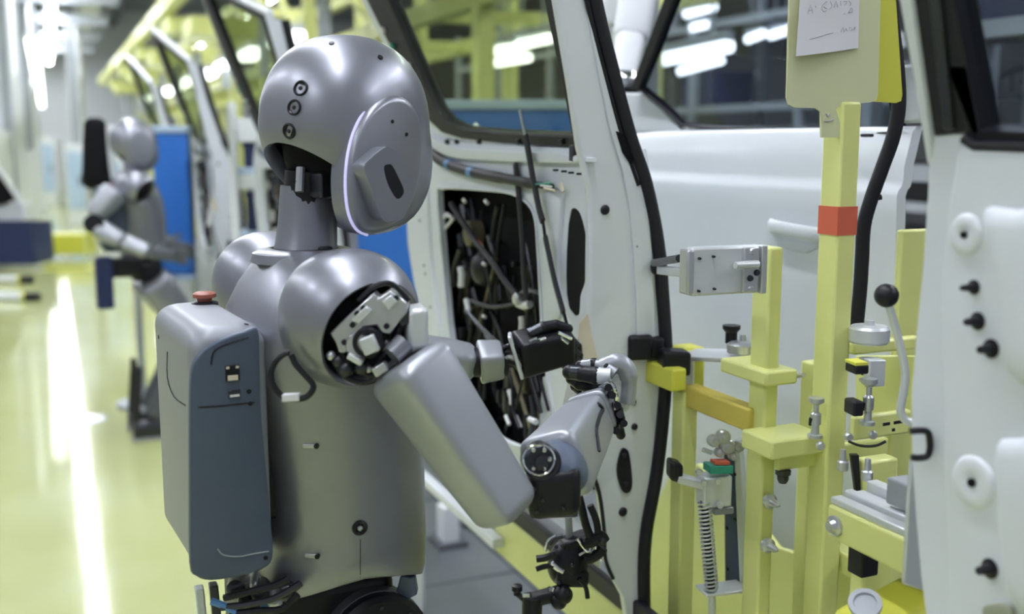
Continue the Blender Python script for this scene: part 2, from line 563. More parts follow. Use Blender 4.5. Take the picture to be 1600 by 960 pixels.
# ear cover, light ring and side handle (robot's right side)
ec = HC + HF.r * 0.097
eout = [(572, 366), (556, 358), (545, 336), (540, 305), (540, 268), (545, 232), (555, 200), (570, 173), (590, 155), (610, 148), (630, 154), (645, 172), (653, 198), (655, 232), (650, 275), (641, 312), (622, 345), (597, 362)]
ering = [on(u, v, ec, HF.r) for u, v in eout]
emb = MB().pillow(smooth_pts(ering, 3, True), HF.r, 0.03, 0.012, 0.012, 0.12)
EAR = emb.build('ear_cover', SHELL, HEAD, smooth=50)
eb = emb.bvh()
ls = smooth_pts([on(u, v, ec + HF.r * 0.001, HF.r) for u, v in [(574, 367), (570, 366)] + eout[1:13]], 4)
MB().tube(ls, 0.0021, 8).build('light_ring', LEDR, HEAD)
for u, v in ((613, 190), (635, 210)):
    p, n = put(eb, u, v)
    MB().cyl(p - n * 0.002, p + n * 0.001, 0.0025, n=10).build('screw', DARK, EAR)
def loopsm(pts, k=3):
    return smooth_pts(pts, k, True)
hc_ = ec + HF.r * 0.034
ho = [on(u, v, hc_, HF.r) for u, v in [(569, 262), (580, 246), (600, 231), (612, 231), (622, 241), (634, 266), (645, 294), (640, 318), (630, 342), (615, 346), (600, 345), (590, 325), (579, 292)]]
hi = [on(u, v, hc_, HF.r) for u, v in [(600, 262), (606, 257), (613, 259), (623, 278), (631, 297), (628, 307), (621, 311), (614, 303), (605, 285)]]
MB().plate(loopsm(ho), [loopsm(hi)], -HF.r * 0.05).build('side_handle', SHELL, HEAD, 0.004, 3)
MB().plate(loopsm(hi), [], -HF.r * 0.01).build('handle_shade_fill', DARK, HEAD)  # flat black plate fills the handle opening, standing for its shade

# ---- backpack
def loopsm_(pts):
    return smooth_pts(pts, 3, True)
zt = 1.352
zb = 1.018
bmb = MB()
bc0, bc1 = FR.p(-0.118, -0.014, zb), FR.p(-0.118, -0.014, zt)
def rrect(c, a, b, ha, hb, rad, k=7):
    out = []
    for sx, sy, t0 in ((1, 1, 0), (-1, 1, 1), (-1, -1, 2), (1, -1, 3)):
        for i in range(k):
            t = (t0 + i / (k - 1)) * math.pi / 2
            out.append(c + a * (sx * (ha - rad) + rad * math.cos(t)) + b * (sy * (hb - rad) + rad * math.sin(t)))
    return out
rg = [rrect(FR.p(-0.137, -0.014, zb + 0.022 * (1 - math.sin(math.pi / 2 * i / 8))), FR.f, FR.r, 0.049 - 0.022 * (1 - math.cos(math.pi / 2 * i / 8)), 0.132 - 0.022 * (1 - math.cos(math.pi / 2 * i / 8)), 0.020) for i in range(8, -1, -1)]
rg += [rrect(FR.p(-0.137, -0.014, zt - 0.03 * (1 - math.sin(math.pi / 2 * i / 8))), FR.f, FR.r, 0.049 - 0.026 * (1 - math.cos(math.pi / 2 * i / 8)), 0.132 - 0.026 * (1 - math.cos(math.pi / 2 * i / 8)), 0.020) for i in range(0, 9)]
bmb.loft(rg)
BP = bmb.build('backpack', PACKTOP, R1, smooth=50)
sp_c = FR.p(0, 0.1185, 0)
spo = [(330, 907), (306, 900), (297, 880), (296, 760), (296, 640), (298, 585), (306, 560), (325, 541), (352, 527), (380, 518), (402, 514), (405, 560), (407, 640), (414, 720), (421, 800), (426, 862), (416, 886), (376, 900)]
spm = MB().pillow(loopsm_([on(u, v, sp_c, FR.r) for u, v in spo]), FR.r, 0.006, 0.003, 0.003, 0.03)
BSP = spm.build('side_panel', PACK, BP, smooth=50)
bmb.add(spm.v, spm.f)
bb = bmb.bvh()
p, n = put(bb, 320, 474)
MB().lathe(p - ZV * 0.004, ZV, [(0, 0.019), (0.005, 0.019), (0.007, 0.015)], 24).build('button_base', DARK, BP)
MB().lathe(p + ZV * 0.002, ZV, [(0, 0.010), (0.006, 0.011), (0.007, 0.0165), (0.012, 0.0165), (0.0145, 0.012), (0.015, 0.002)], 24).build('emergency_stop_button', REDB, BP)
p, n = put(bb, 363, 583)
t = ZV.cross(n).normalized()
MB().box(p, (t, n, ZV), (0.018, 0.004, 0.020)).build('network_port', DARK, BP, 0.001)
MB().box(p - ZV * 0.006 + n * 0.001, (t, n, ZV), (0.013, 0.004, 0.007)).build('port_tab', CREAM, BP, 0.0005)
for s in (-1, 1):
    MB().box(p + ZV * 0.0075 + t * s * 0.006 + n * 0.001, (t, n, ZV), (0.004, 0.004, 0.003)).build('port_lamp', CREAM, BP)
p, n = put(bb, 366, 615)
MB().box(p, (t, n, ZV), (0.015, 0.004, 0.010)).build('usb_port', GUN, BP, 0.001)
MB().box(p - ZV * 0.0025 + n * 0.001, (t, n, ZV), (0.012, 0.004, 0.003)).build('usb_tongue', WCLIP, BP)
for u, v in ((389, 612), (391, 631), (385, 507), (415, 872), (248, 527)):
    p, n = put(bb, u, v)
    if p:
        MB().cyl(p - n * 0.002, p + n * 0.0008, 0.003, n=12).build('screw', DARK, BP)
for path in ([(388, 528), (370, 533), (345, 542), (333, 552), (330, 570)], [(310, 637), (340, 635), (370, 632), (398, 629)],
             [(340, 858), (350, 868), (375, 870), (395, 866), (420, 862)], [(262, 550), (262, 590), (272, 620), (290, 634)]):
    q = [put(bb, u, v) for u, v in path]
    q = [a[0] for a in q if a[0]]
    if len(q) > 2:
        MB().tube(smooth_pts(q, 3), 0.0011, 6).build('panel_seam', PACKTOP if path[0][1] > 850 else DARK, BP)
MB().box(FR.p(-0.05, 0, 1.18), (FR.f, FR.r, ZV), (0.12, 0.14, 0.22)).build('backpack_mount', DARK, R1, 0.01, 2)

# ---- shoulders
SRC = at(546, 497, 1.337)
SLC = V((FR.o.x, FR.o.y, 0)) - FR.r * 0.19 + ZV * (SRC.z - 0.005)
def shoulder(c, pole, name, root, fr, od=52, dims=(0.088, 0.084, 0.088, 0.088)):
    mb = MB()
    egg_shell(mb, c, fr.f, fr.r, dims, pole, math.radians(od), exps=2.15, thick=0.006)
    return mb.build(name, SHELL, root, smooth=60), mb
SHC, smb = shoulder(SRC, V((0.60, -0.74, -0.26)), 'shoulder_shell', R1, FR)
shoulder(SLC, (FR.f * 0.75 - FR.r * 0.5 - ZV * 0.25), 'shoulder_shell', R1, FR)
ax = V((0.60, -0.74, -0.26)).normalized()
MB().ball(SRC - ax * 0.012, (FR.f, FR.r, ZV), (0.066, 0.066, 0.068)).build('shoulder_core', DARKER, R1)
ACT = thing_part = None
def pxplate(pts, y, back, m, name, root, bevel=0.002):
    q = [at(u, v, y) for u, v in pts]
    return MB().plate(q, [], V((0, back, 0))).build(name, m, root, bevel)
yS = 1.262
blk = [(515, 521), (545, 492), (566, 474), (584, 458), (590, 466), (597, 462), (609, 454), (622, 462), (637, 475), (636, 490), (626, 500), (617, 513), (609, 523), (595, 520), (588, 509), (568, 512), (552, 530), (545, 548), (538, 553), (529, 551), (524, 536)]
ACT = pxplate(blk, yS, 0.03, STEEL, 'shoulder_actuator', R1)
pxplate([(548, 500), (572, 478), (582, 486), (560, 508)], yS - 0.004, 0.01, ALU, 'actuator_cover', ACT)
pxplate([(596, 472), (610, 461), (622, 472), (607, 486)], yS - 0.005, 0.01, ALU, 'actuator_cover', ACT)
pxplate([(613, 483), (628, 472), (640, 488), (640, 506), (628, 512), (620, 500)], yS + 0.002, 0.03, GUN, 'cable_guide', ACT)
for u, v in ((551, 508), (538, 535), (604, 510), (619, 466), (568, 482), (558, 490)):
    c = at(u, v, yS - 0.001)
    MB().cyl(c + V((0, 0.004, 0)), c - V((0, 0.0022, 0)), 0.0035, n=10).build('actuator_bolt', DARK, ACT)
mc = at(575, 536, yS - 0.004)
MB().lathe(mc + V((0, 0.03, 0)), V((0, -1, 0)), [(0, 0.019), (0.030, 0.019), (0.034, 0.017), (0.034, 0.0125), (0.026, 0.0125)], 28).build('motor_ring', DARK, ACT)
MB().lathe(at(560, 540, yS - 0.002) + V((0, 0.03, 0)), V((0, -1, 0)), [(0, 0.016), (0.030, 0.016), (0.032, 0.014)], 28).build('motor_housing', STEEL, ACT)
MB().box(at(578, 538, yS - 0.008), (V((1, 0, 0.4)), V((0, 1, 0)), V((-0.4, 0, 1))), (0.019, 0.02, 0.021)).build('motor_block', ALU, ACT, 0.002)
MB().box(at(595, 576, yS), (V((1, 0, 0.6)), V((0, 1, 0)), V((-0.6, 0, 1))), (0.018, 0.02, 0.012)).build('link_block', STEEL, ACT, 0.002)
MB().box(at(556, 560, yS), (V((1, 0, -0.6)), V((0, 1, 0)), V((0.6, 0, 1))), (0.02, 0.02, 0.008)).build('link_block', ALU, ACT, 0.002)
MB().cyl(at(612, 556, yS - 0.004), at(632, 535, yS + 0.006), 0.013, n=20).build('shoulder_pulley', SHELL, ACT)
for u, v, r in ((517, 556, 0.006), (576, 577, 0.005), (600, 505, 0.004), (545, 540, 0.004), (528, 565, 0.008), (540, 577, 0.01), (565, 575, 0.009), (604, 540, 0.009)):
    MB().ball(at(u, v, yS + 0.006), (FR.f, FR.r, ZV), (r, r, r), 12, 8).build('actuator_joint', [STEEL, GUN][r > 0.0065], ACT)
for k, path in enumerate(([(520, 560), (540, 590), (575, 598), (610, 580)], [(530, 548), (548, 572), (572, 585), (590, 588)], [(628, 505), (618, 530), (600, 552), (588, 575)], [(560, 470), (585, 448), (612, 444), (640, 470)])):
    MB().tube(smooth_pts([at(u, v, yS + 0.01) for u, v in path], 4), 0.0035, 8).build('shoulder_cable', DARK, ACT)
MB().box(at(650, 510, 1.29), (V((1, 0.2, 0.1)), V((-0.2, 1, 0)), ZV), (0.026, 0.05, 0.05)).build('arm_yoke', ALU, R1, 0.006)
lp = [(452, 552), (435, 560), (424, 580), (427, 602), (442, 620), (462, 624), (480, 620), (490, 604), (478, 588), (462, 570), (452, 552)]
sb_ = smb.bvh()
LOOP = MB().tube(smooth_pts([at(u, v, 1.262) for u, v in lp[:-1]], 4, True), 0.0038, 8).build('cable_loop', RUBBER, R1)
MB().box(at(455, 621, 1.261), (V((1, 0, 0.05)), V((0, 1, 0)), ZV), (0.021, 0.011, 0.009)).build('cable_tag', WCLIP, LOOP, 0.001)
MB().box(at(508, 390, 1.47), (FR.f, FR.r, ZV), (0.018, 0.014, 0.008)).build('neck_clip', DARK, R1, 0.002)

# ---- right arm
up_ = MB()
perp = V((0.804, 0, 0.594))
a0, a1 = at(632, 562, 1.272), at(799, 808, 1.265)
rbox(up_, a0, a1, (perp * 0.92 + V((0, -1, 0))), (0.0455, 0.044), (0.036, 0.034), 5.5, 0.02, 56, 7)
UA = up_.build('upper_arm', SHELL2, R1, smooth=50)
# elbow
ez = at(850, 735, 1.315)
ELB = MB().box(at(864, 764, 1.315), (V((1, 0.1, 0.1)), V((-0.1, 1, 0)), ZV), (0.066, 0.06, 0.062)).build('elbow_joint', DARK, R1, 0.012, 3)
MB().lathe(at(842, 718, 1.315), V((0.15, -1, 0.12)), [(0, 0.024), (0.026, 0.024), (0.029, 0.021), (0.029, 0.017), (0.025, 0.017), (0.025, 0.010), (0.029, 0.010), (0.030, 0.008)], 32).build('elbow_gear', GUN, ELB)
MB().tube([at(842, 718, 1.283) + V((math.cos(t) * 0.0195, -0.002, math.sin(t) * 0.0195)) for t in ang(24) + [0]], 0.0014, 6).build('gear_ring', CHROME, ELB)
for t in ang(6):
    bolt(ELB, at(842, 718, 1.288) + V((math.cos(t) * 0.0135, 0, math.sin(t) * 0.0135)), V((0, -1, 0)), 0.003, 0.003, STEEL, 'gear_bolt')
MB().ball(at(880, 728, 1.335), (V((1, 0, -0.3)), V((0, 1, 0)), ZV), (0.034, 0.045, 0.032)).build('elbow_cap', PACK, ELB)
MB().box(at(862, 794, 1.315), (V((1, 0.1, 0)), V((-0.1, 1, 0)), ZV), (0.062, 0.05, 0.012)).build('elbow_guard', GUN, ELB, 0.004)
for u, v in ((835, 765), (848, 782), (880, 795), (838, 800)):
    bolt(ELB, at(u, v, 1.284), V((0, -1, 0)), 0.003, 0.003, GUN, 'elbow_bolt')
# forearm
fm = MB()
f0, f1 = at(866, 735, 1.345), at(921, 652, 1.535)
rbox(fm, f0, f1, V((-0.5, -0.35, 1)), (0.047, 0.042), (0.034, 0.034), 5.0, 0.014, 56, 6)
FA = fm.build('forearm', SHELL2, R1, smooth=50)
fd = (f1 - f0).normalized()
fb_ = fm.bvh()
q_ = [put(fb_, u, v)[0] for u, v in [(934, 632), (941, 640), (936, 652), (931, 672), (933, 690), (935, 706)]]
q_ = [x for x in q_ if x]
if len(q_) > 2:
    MB().tube(smooth_pts(q_, 4), 0.0035, 8).build('forearm_slit', DARK, FA)
MB().cyl(f1 - fd * 0.005, f1 + fd * 0.02, 0.027, n=24).build('wrist_gap', DARK, R1)
wm = MB()
rbox(wm, f1 + fd * 0.008, f1 + fd * 0.05, V((-0.5, -0.35, 1)), (0.033, 0.033), (0.028, 0.028), 5.0, 0.006, 40, 4)
WR = wm.build('wrist_cuff', SHELL2, R1, smooth=50)
# right hand
hp = at(958, 606, 1.61)
HAND = MB().box(hp, (V((1, 0.3, -0.1)), V((-0.3, 1, 0)), ZV), (0.045, 0.05, 0.07)).build('right_hand_palm', ALU, R1, 0.012, 3)
MB().tube(smooth_pts([at(938, 574, 1.59), at(958, 567, 1.59), at(976, 574, 1.59), at(983, 596, 1.59), at(980, 630, 1.59)], 4), [0.012] * 4 + [0.015] * 8 + [0.012] * 5, 14).build('hand_cover', SHELL2, HAND)
def finger(root, pts, y, rs, name, mats=(ALU, GUN, DARK)):
    q = [at(u, v, y + (i * 0.006)) for i, (u, v) in enumerate(pts)]
    base = None
    for i in range(len(q) - 1):
        o = MB().tube([q[i], lerp(q[i], q[i + 1], 0.5), q[i + 1]], [rs[i], rs[i] * 0.96, rs[i + 1]], 12).build(name if i == 0 else 'finger_segment', mats[i % len(mats)], root if i == 0 else base)
        if i == 0:
            base = o
        MB().ball(q[i + 1], (V((1, 0, 0)), V((0, 1, 0)), ZV), (rs[i + 1] * 1.04,) * 3, 12, 8).build('finger_knuckle' if i < len(q) - 2 else 'fingertip', DARK, base)
    return base
finger(HAND, [(955, 588), (930, 587), (908, 584), (890, 582)], 1.575, (0.013, 0.0135, 0.012, 0.011), 'index_finger', (ALU, DARK, GUN))
finger(HAND, [(950, 600), (925, 604), (905, 600), (893, 592)], 1.60, (0.012, 0.011, 0.010, 0.009), 'middle_finger', (GUN, DARK, GUN))
finger(HAND, [(948, 612), (926, 616), (910, 612), (899, 604)], 1.62, (0.011, 0.010, 0.009, 0.008), 'ring_finger', (GUN, ALU, GUN))
finger(HAND, [(964, 640), (968, 655), (966, 668), (970, 680)], 1.55, (0.009, 0.0085, 0.008, 0.007), 'little_finger', (DARK, GUN, DARK))
finger(HAND, [(962, 584), (948, 574), (928, 570), (908, 572)], 1.58, (0.011, 0.010, 0.010, 0.009), 'thumb', (SHELL2, SHELL2, SHELL2))
for u, v in ((948, 604), (954, 616), (962, 632), (966, 646), (972, 660), (960, 672)):
    MB().cyl(at(u, v, 1.56), at(u + 3, v + 2, 1.53), 0.0055, n=12).build('hand_joint', [GUN, DARK][v % 4 == 0], HAND)
MB().tube(smooth_pts([at(938, 606, 1.545), at(955, 600, 1.535), at(962, 618, 1.535), at(962, 640, 1.54)], 4), 0.004, 8).build('hand_tendon', CHROME, HAND)

# ---- left arm (far side)
LAU = MB()
rbox(LAU, SLC + FR.f * 0.05 - ZV * 0.03, at(628, 575, 1.74), V((0, -1, 0.4)), (0.044, 0.044), (0.034, 0.034), 4, 0.018, 36, 4)
LAU.build('upper_arm', SHELL2, R1)
LF = MB()
rbox(LF, at(630, 560, 1.735), at(745, 566, 1.75), V((0, -0.4, 1)), (0.040, 0.040), (0.029, 0.029), 3.2, 0.02, 36, 5)
LF.build('forearm', SHELL2, R1)
MB().cyl(at(735, 566, 1.75), at(792, 566, 1.76), 0.025, n=20).build('wrist_gap', DARK, R1)
LC = MB()
rbox(LC, at(748, 566, 1.752), at(785, 562, 1.758), V((0.1, -0.5, 1)), (0.030, 0.030), (0.027, 0.027), 5, 0.004, 36, 3)
LC.build('wrist_cuff', SHELL2, R1, smooth=50)
LH = MB()
rbox(LH, at(806, 556, 1.77), at(890, 535, 1.80), V((0.2, -0.35, 1)), (0.036, 0.030), (0.032, 0.028), 5.5, 0.008, 36, 4)
LHAND = LH.build('left_hand_palm', DARK, R1, smooth=50)
MB().box(at(806, 556, 1.755), (V((1, 0, 0.3)), V((0, 1, 0)), V((-0.3, 0, 1))), (0.006, 0.05, 0.075)).build('hand_flange', ALU, LHAND, 0.002)
for k in range(4):
    finger(LHAND, [(868 + k * 4, 526 + k * 14), (890 + k * 3, 530 + k * 14), (902 + k * 2, 542 + k * 14), (904, 556 + k * 13)], 1.79, (0.009, 0.009, 0.008, 0.007), ('index_finger', 'middle_finger', 'ring_finger', 'little_finger')[k], (DARK, GUN, DARK))
finger(LHAND, [(826, 522), (848, 512), (868, 508), (888, 514)], 1.765, (0.010, 0.010, 0.009, 0.008), 'thumb', (GUN, DARK, DARK))
for k in range(4):
    MB().tube(smooth_pts([at(785, 548 + k * 8, 1.752), at(796, 540 + k * 9, 1.735), at(808, 548 + k * 8, 1.745), at(812, 562 + k * 6, 1.75)], 4), 0.004, 7).build('wrist_cable', [DARK, GUN, ALU, DARK][k], LHAND)
for a, b in (((826, 534), (838, 529)), ((842, 532), (852, 529)), ((872, 520), (893, 530)), ((878, 528), (888, 536))):
    MB().cyl(at(*a, 1.735), at(*b, 1.742), 0.003, n=8).build('hand_rib', CHROME, LHAND)

# ---- hips and legs
PEL = MB().box(FR.p(-0.005, -0.02, 0.905), (FR.f, FR.r, ZV), (0.21, 0.19, 0.13)).build('pelvis', DARK, R1, 0.02, 3)
for s in (1, -1):
    hc0 = FR.p(0.06, s * 0.105, 0.875)
    HA = MB().lathe(hc0 - FR.r * s * 0.05, FR.r * s, [(0, 0.075), (0.055, 0.075), (0.062, 0.068), (0.062, 0.052), (0.056, 0.052), (0.056, 0.02), (0.060, 0.018)], 36).build('hip_actuator', DARK, R1)
    MB().lathe(hc0 - FR.r * s * 0.03, FR.r * s, [(0, 0.0765), (0.02, 0.0765)], 36).build('hip_band', SHELL, HA)
    for t in ang(8):
        bolt(HA, hc0 + FR.r * s * 0.0105 + FR.f * math.cos(t) * 0.06 + ZV * math.sin(t) * 0.06, FR.r * s, 0.004, 0.003, GUN, 'hip_bolt')
    kn = FR.p(0.14, s * 0.11, 0.50)
    an = FR.p(0.02, s * 0.11, 0.09)
    th_ = MB()
    rbox(th_, FR.p(0.06, s * 0.115, 0.80), kn + ZV * 0.05, FR.f, (0.07, 0.06), (0.052, 0.048), 3.5, 0.025, 36, 4)
    th_.build('thigh', SHELL, R1)
    MB().cyl(kn - FR.r * 0.055, kn + FR.r * 0.055, 0.05, n=28).build('knee_joint', DARK, R1)
    sh_ = MB()
    rbox(sh_, kn - ZV * 0.04, an, FR.f, (0.05, 0.046), (0.034, 0.034), 3.5, 0.02, 36, 4)
    sh_.build('shin', SHELL, R1)
    ft = MB()
    rbox(ft, an + FR.f * -0.07 - ZV * 0.05, an + FR.f * 0.16 - ZV * 0.05, ZV, (0.04, 0.045), (0.034, 0.04), 4, 0.02, 36, 4)
    ft.build('foot', DARK, R1)
for k, path in enumerate(([(350, 935), (390, 925), (430, 915), (450, 905)], [(345, 950), (385, 945), (430, 935), (470, 912)], [(360, 960), (400, 955), (440, 952), (465, 930)], [(330, 940), (352, 948), (372, 962), (380, 985)])):
    MB().tube(smooth_pts([at(u, v, 1.345) for u, v in path], 4), 0.005, 8).build('hip_cable', [DARK, GUN, DARK, TAPE][k], R1)
for u, v in ((316, 945), (338, 940)):
    MB().box(at(u, v + 20, 1.42), (V((1, 0.4, 0)), V((-0.4, 1, 0)), V((-0.06, 0, 1))), (0.012, 0.02, 0.09)).build('hip_strut', [ALU, GUN][u > 320], R1, 0.002)
for k, (u, v, r, m) in enumerate(((356, 928, 0.012, GUN), (372, 946, 0.010, DARK), (395, 938, 0.012, GUN), (418, 950, 0.010, STEEL), (438, 936, 0.011, GUN), (404, 958, 0.008, TAPE), (366, 958, 0.007, STEEL), (384, 922, 0.006, STEEL))):
    c = at(u, v, 1.36)
    MB().lathe(c + V((0, 0.05, 0)), V((0.2, -1, 0.1)), [(0, r), (0.045, r), (0.048, r * 0.7), (0.05, r * 0.3)], 14).build('hip_connector', m, R1)
pxplate([(626, 900), (648, 905), (652, 930), (640, 936), (634, 960), (622, 1000), (614, 1000), (618, 930)], 1.46, 0.02, PACK, 'hip_fin', R1)
# ================================================================== car doors on the line
NA = 0.835
_, _, ZB = ln(atn(905, 226, NA))
LA = ln(atn(921, 400, NA))[0]
def cl(p):                               # keep a point of the door behind its near end
    l, n, z = ln(p)
    return P(max(l, LA + 0.004), n, z)
_, nt_, zt_ = ln(atl(870, 0, LA))
TILT = (NV * (nt_ - NA) + ZV * (zt_ - ZB)).normalized()
WN = LV.cross(TILT).normalized()
WP = P(LA, NA, ZB)
def win(u, v, off=0.0, n=NA):
    return on(u, v, WP + NV * (n - NA) + WN * off, WN)
WNS = WN if WN.dot(NV) > 0 else -WN

DA = thing('car_door', 'white car door shell showing its inner side and cavity, in front of the nearest robot', 'car door', P(LA + 0.4, NA + 0.06, 0.80))
cav = [(684, 300), (692, 294), (720, 294), (760, 297), (800, 302), (826, 318), (838, 345), (842, 400), (846, 470), (850, 540), (858, 600), (866, 650), (858, 690), (830, 700), (790, 690), (750, 660), (722, 600), (704, 530), (696, 450), (690, 380)]
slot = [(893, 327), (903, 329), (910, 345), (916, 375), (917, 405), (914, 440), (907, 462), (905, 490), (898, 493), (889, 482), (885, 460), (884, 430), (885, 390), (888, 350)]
ipo = [(664, 190), (676, 205), (700, 218), (740, 225), (800, 228), (905, 232), (912, 280), (918, 330), (920, 400), (914, 480), (908, 540), (906, 600), (912, 680), (926, 750), (915, 775), (890, 778), (850, 765), (800, 735), (750, 700), (710, 650), (685, 590), (665, 520), (648, 450), (637, 380), (634, 320), (638, 265), (648, 225)]
cavp = [atn(u, v, NA) for u, v in cav]
IP = MB().plate([cl(atn(u, v, NA)) for u, v in ipo], [loopsm(cavp), loopsm([atn(u, v, NA) for u, v in slot])], NV * 0.014).build('inner_panel', WHITE2, DA, 0.003)
MB().tube(smooth_pts([p - NV * 0.001 for p in cavp], 3, True) + [cavp[0]], 0.0035, 8).build('cavity_rim', WHITE2, IP)
OS = MB().plate([cl(atn(u, v, NA)) + NV * 0.13 + LV * 0.012 for u, v in ipo], [], NV * 0.01).build('outer_skin', WHITE, DA, 0.004)
# pressed relief on the inner panel
for pts, h in (([(672, 212), (700, 226), (740, 234), (905, 242), (906, 256), (740, 250), (700, 243), (676, 228)], 0.012),
               ([(852, 300), (880, 302), (882, 330), (878, 380), (876, 440), (880, 490), (866, 500), (856, 440), (852, 370)], 0.008),
               ([(648, 270), (668, 276), (672, 330), (676, 400), (684, 470), (690, 530), (676, 530), (662, 470), (652, 400), (646, 330)], 0.007)):
    MB().pillow(loopsm([atn(u, v, NA) for u, v in pts]), -NV, 0.004, h, 0.006, 0.12).build('pressed_rib', WHITE2, IP)
for u, v in ((655, 345), (662, 415), (664, 428), (672, 480), (652, 300), (878, 268), (889, 270), (902, 272), (865, 266)):
    c = atn(u, v, NA - 0.009)
    MB().cyl(c + NV * 0.01, c - NV * 0.001, 0.0028 if u < 700 else 0.0019, n=10).build('clip_hole', DARK, IP)
# shut face at the near end of the door, with weatherstrip and plugs
sf_l = [(838, -200), (868, 0), (890, 130), (905, 232), (914, 300), (919, 380), (912, 480), (906, 560), (906, 640), (920, 720), (936, 770), (944, 830), (946, 875), (958, 905), (975, 935), (985, 1000)]
sf_r = [(1008, 1000), (1006, 900), (1010, 830), (1026, 740), (1037, 640), (1041, 560), (1036, 470), (1028, 380), (1010, 290), (985, 215), (962, 130), (930, 0), (893, -200)]
SF = MB().plate([(P(LA, NA, atl(u, v, LA).z) if 235 < v < 730 else atl(u, v, LA)) for u, v in sf_l] + [atl(u, v, LA) for u, v in sf_r], [], LV * 0.02).build('shut_face', WHITE, DA, 0.006, 3)
pts = [(946, 20), (962, 110), (978, 190), (1000, 265), (1012, 330), (1018, 400), (1022, 470), (1024, 540)]
MB().pillow([atl(u - 30, v, LA) for u, v in pts] + [atl(u, v, LA) for u, v in pts[::-1]], -LV, 0.004, 0.006, 0.005, 0.1).build('shut_face_step', WHITE, SF)
seal = smooth_pts([atl(u, v, LA - 0.004) for u, v in sf_r], 5)
MB().tube(seal, 0.012, 12).build('weatherstrip', RUBBER, DA)
MB().tube(smooth_pts([atl(u - 13, v, LA - 0.004) for u, v in sf_r[8:]], 5), 0.0045, 8).build('weatherstrip_lip', DARK, DA)
MB().pillow([atl(u, v, LA - 0.006) for u, v in [(962, 205), (972, 208), (984, 225), (990, 250), (985, 258), (972, 238)]], -LV, 0.002, 0.003, 0.002, 0.1).build('strip_fillet', DARKER, DA)
for u, v, r in ((945, 328, 0.0085), (993, 385, 0.0065), (988, 590, 0.006), (989, 628, 0.006), (991, 667, 0.0062), (973, 800, 0.0085), (972, 672, 0.003)):
    c = atl(u, v, LA)
    MB().lathe(c + LV * 0.004, -LV, [(0, r), (0.006, r), (0.009, r * 0.7), (0.010, r * 0.3)], 16).build('rubber_plug', DARK, SF)
lk = [(970, 702), (978, 702), (982, 712), (985, 735), (986, 758), (981, 769), (972, 768), (965, 750), (963, 728)]
LK = MB().plate(loopsm([atl(u, v, LA) for u, v in lk]), [], -LV * 0.005).build('latch_plate', DARK, SF, 0.002)
for u, v in ((975, 712), (978, 757)):
    bolt(LK, atl(u, v, LA - 0.005), -LV, 0.005, 0.003, GUN, 'latch_bolt')
MB().tube(smooth_pts([atl(u, v, LA - 0.003) for u, v in sf_l[8:14]], 4), 0.0035, 8).build('edge_strip', RUBBER, SF)
MB().plate([atl(u, v, LA - 0.001) for u, v in [(905, 505), (918, 490), (928, 540), (935, 565), (915, 568), (900, 552)]], [], -LV * 0.001).build('paper_label', CREAM, SF)
MB().plate([atl(u, v, LA - 0.002) for u, v in [(896, 560), (906, 530), (912, 570), (900, 620), (880, 650), (878, 632)]], [], -LV * 0.003).build('taped_film', WCLIP, SF)

# window: black channel, white surround, tinted pane
gl = [(521, -200), (607, 0), (640, 78), (664, 132), (681, 170), (697, 190), (719, 201), (780, 207), (893, 212), (884, 165), (849, 0), (806, -200)]
go = [(484, -222), (572, 0), (610, 75), (637, 125), (652, 160), (668, 188), (690, 208), (720, 217), (780, 224), (908, 232), (900, 165), (868, 0), (820, -222)]
gw = [(470, -235), (560, 0), (598, 75), (626, 125), (645, 165), (660, 192), (684, 214), (718, 222), (780, 228), (909, 235), (901, 165), (869, 0), (822, -235)]
WF = MB().plate([win(u, v) for u, v in go], [[win(u, v) for u, v in gl]], WNS * 0.03).build('window_channel', RUBBER, DA, 0.004)
MB().plate([win(u, v, 0) + WNS * 0.006 for u, v in gw], [[win(u, v) + WNS * 0.006 for u, v in go]], WNS * 0.03).build('window_surround', WHITE, DA, 0.003)
MB().plate([win(u, v) + WNS * 0.014 for u, v in gl], [], WNS * 0.004).build('window_pane', GLASS, DA)
for u, v, m in ((600, 47, WCLIP), (615, 72, GREEN), (640, 102, WCLIP), (648, 120, WCLIP)):
    MB().box(win(u, v) - WNS * 0.004, (LV, WN, TILT), (0.022, 0.008, 0.014)).build('frame_clip', m, WF, 0.002)
for u in (700, 715, 750, 812, 880):
    MB().box(win(u, 221) - WNS * 0.003, (LV, WN, TILT), (0.012, 0.008, 0.010)).build('belt_clip', DARK, WF, 0.002)
MB().box(atn(897, 240, NA - 0.006), (LV, NV, ZV), (0.02, 0.012, 0.03)).build('corner_bracket', GUN, DA, 0.003)

# cavity: black carrier module with ribs, hoses, brackets and white clips
MODN = NA + 0.075
cc = sum(cavp, V()) / len(cavp)
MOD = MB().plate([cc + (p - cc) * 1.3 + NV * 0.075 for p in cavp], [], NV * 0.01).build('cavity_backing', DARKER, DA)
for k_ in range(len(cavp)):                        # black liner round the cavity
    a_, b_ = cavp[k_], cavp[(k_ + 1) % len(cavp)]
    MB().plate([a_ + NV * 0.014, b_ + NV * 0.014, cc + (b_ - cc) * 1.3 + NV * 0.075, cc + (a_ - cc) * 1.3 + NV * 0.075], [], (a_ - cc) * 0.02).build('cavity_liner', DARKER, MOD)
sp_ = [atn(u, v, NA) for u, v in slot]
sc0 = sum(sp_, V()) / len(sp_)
MB().loft([[p + NV * 0.0012 for p in sp_], [p + NV * 0.03 for p in sp_]]).build('slot_shade_fill', DARKER, DA)  # solid black fill near the panel face paints the shade inside the slot
rnd = random.Random(4)
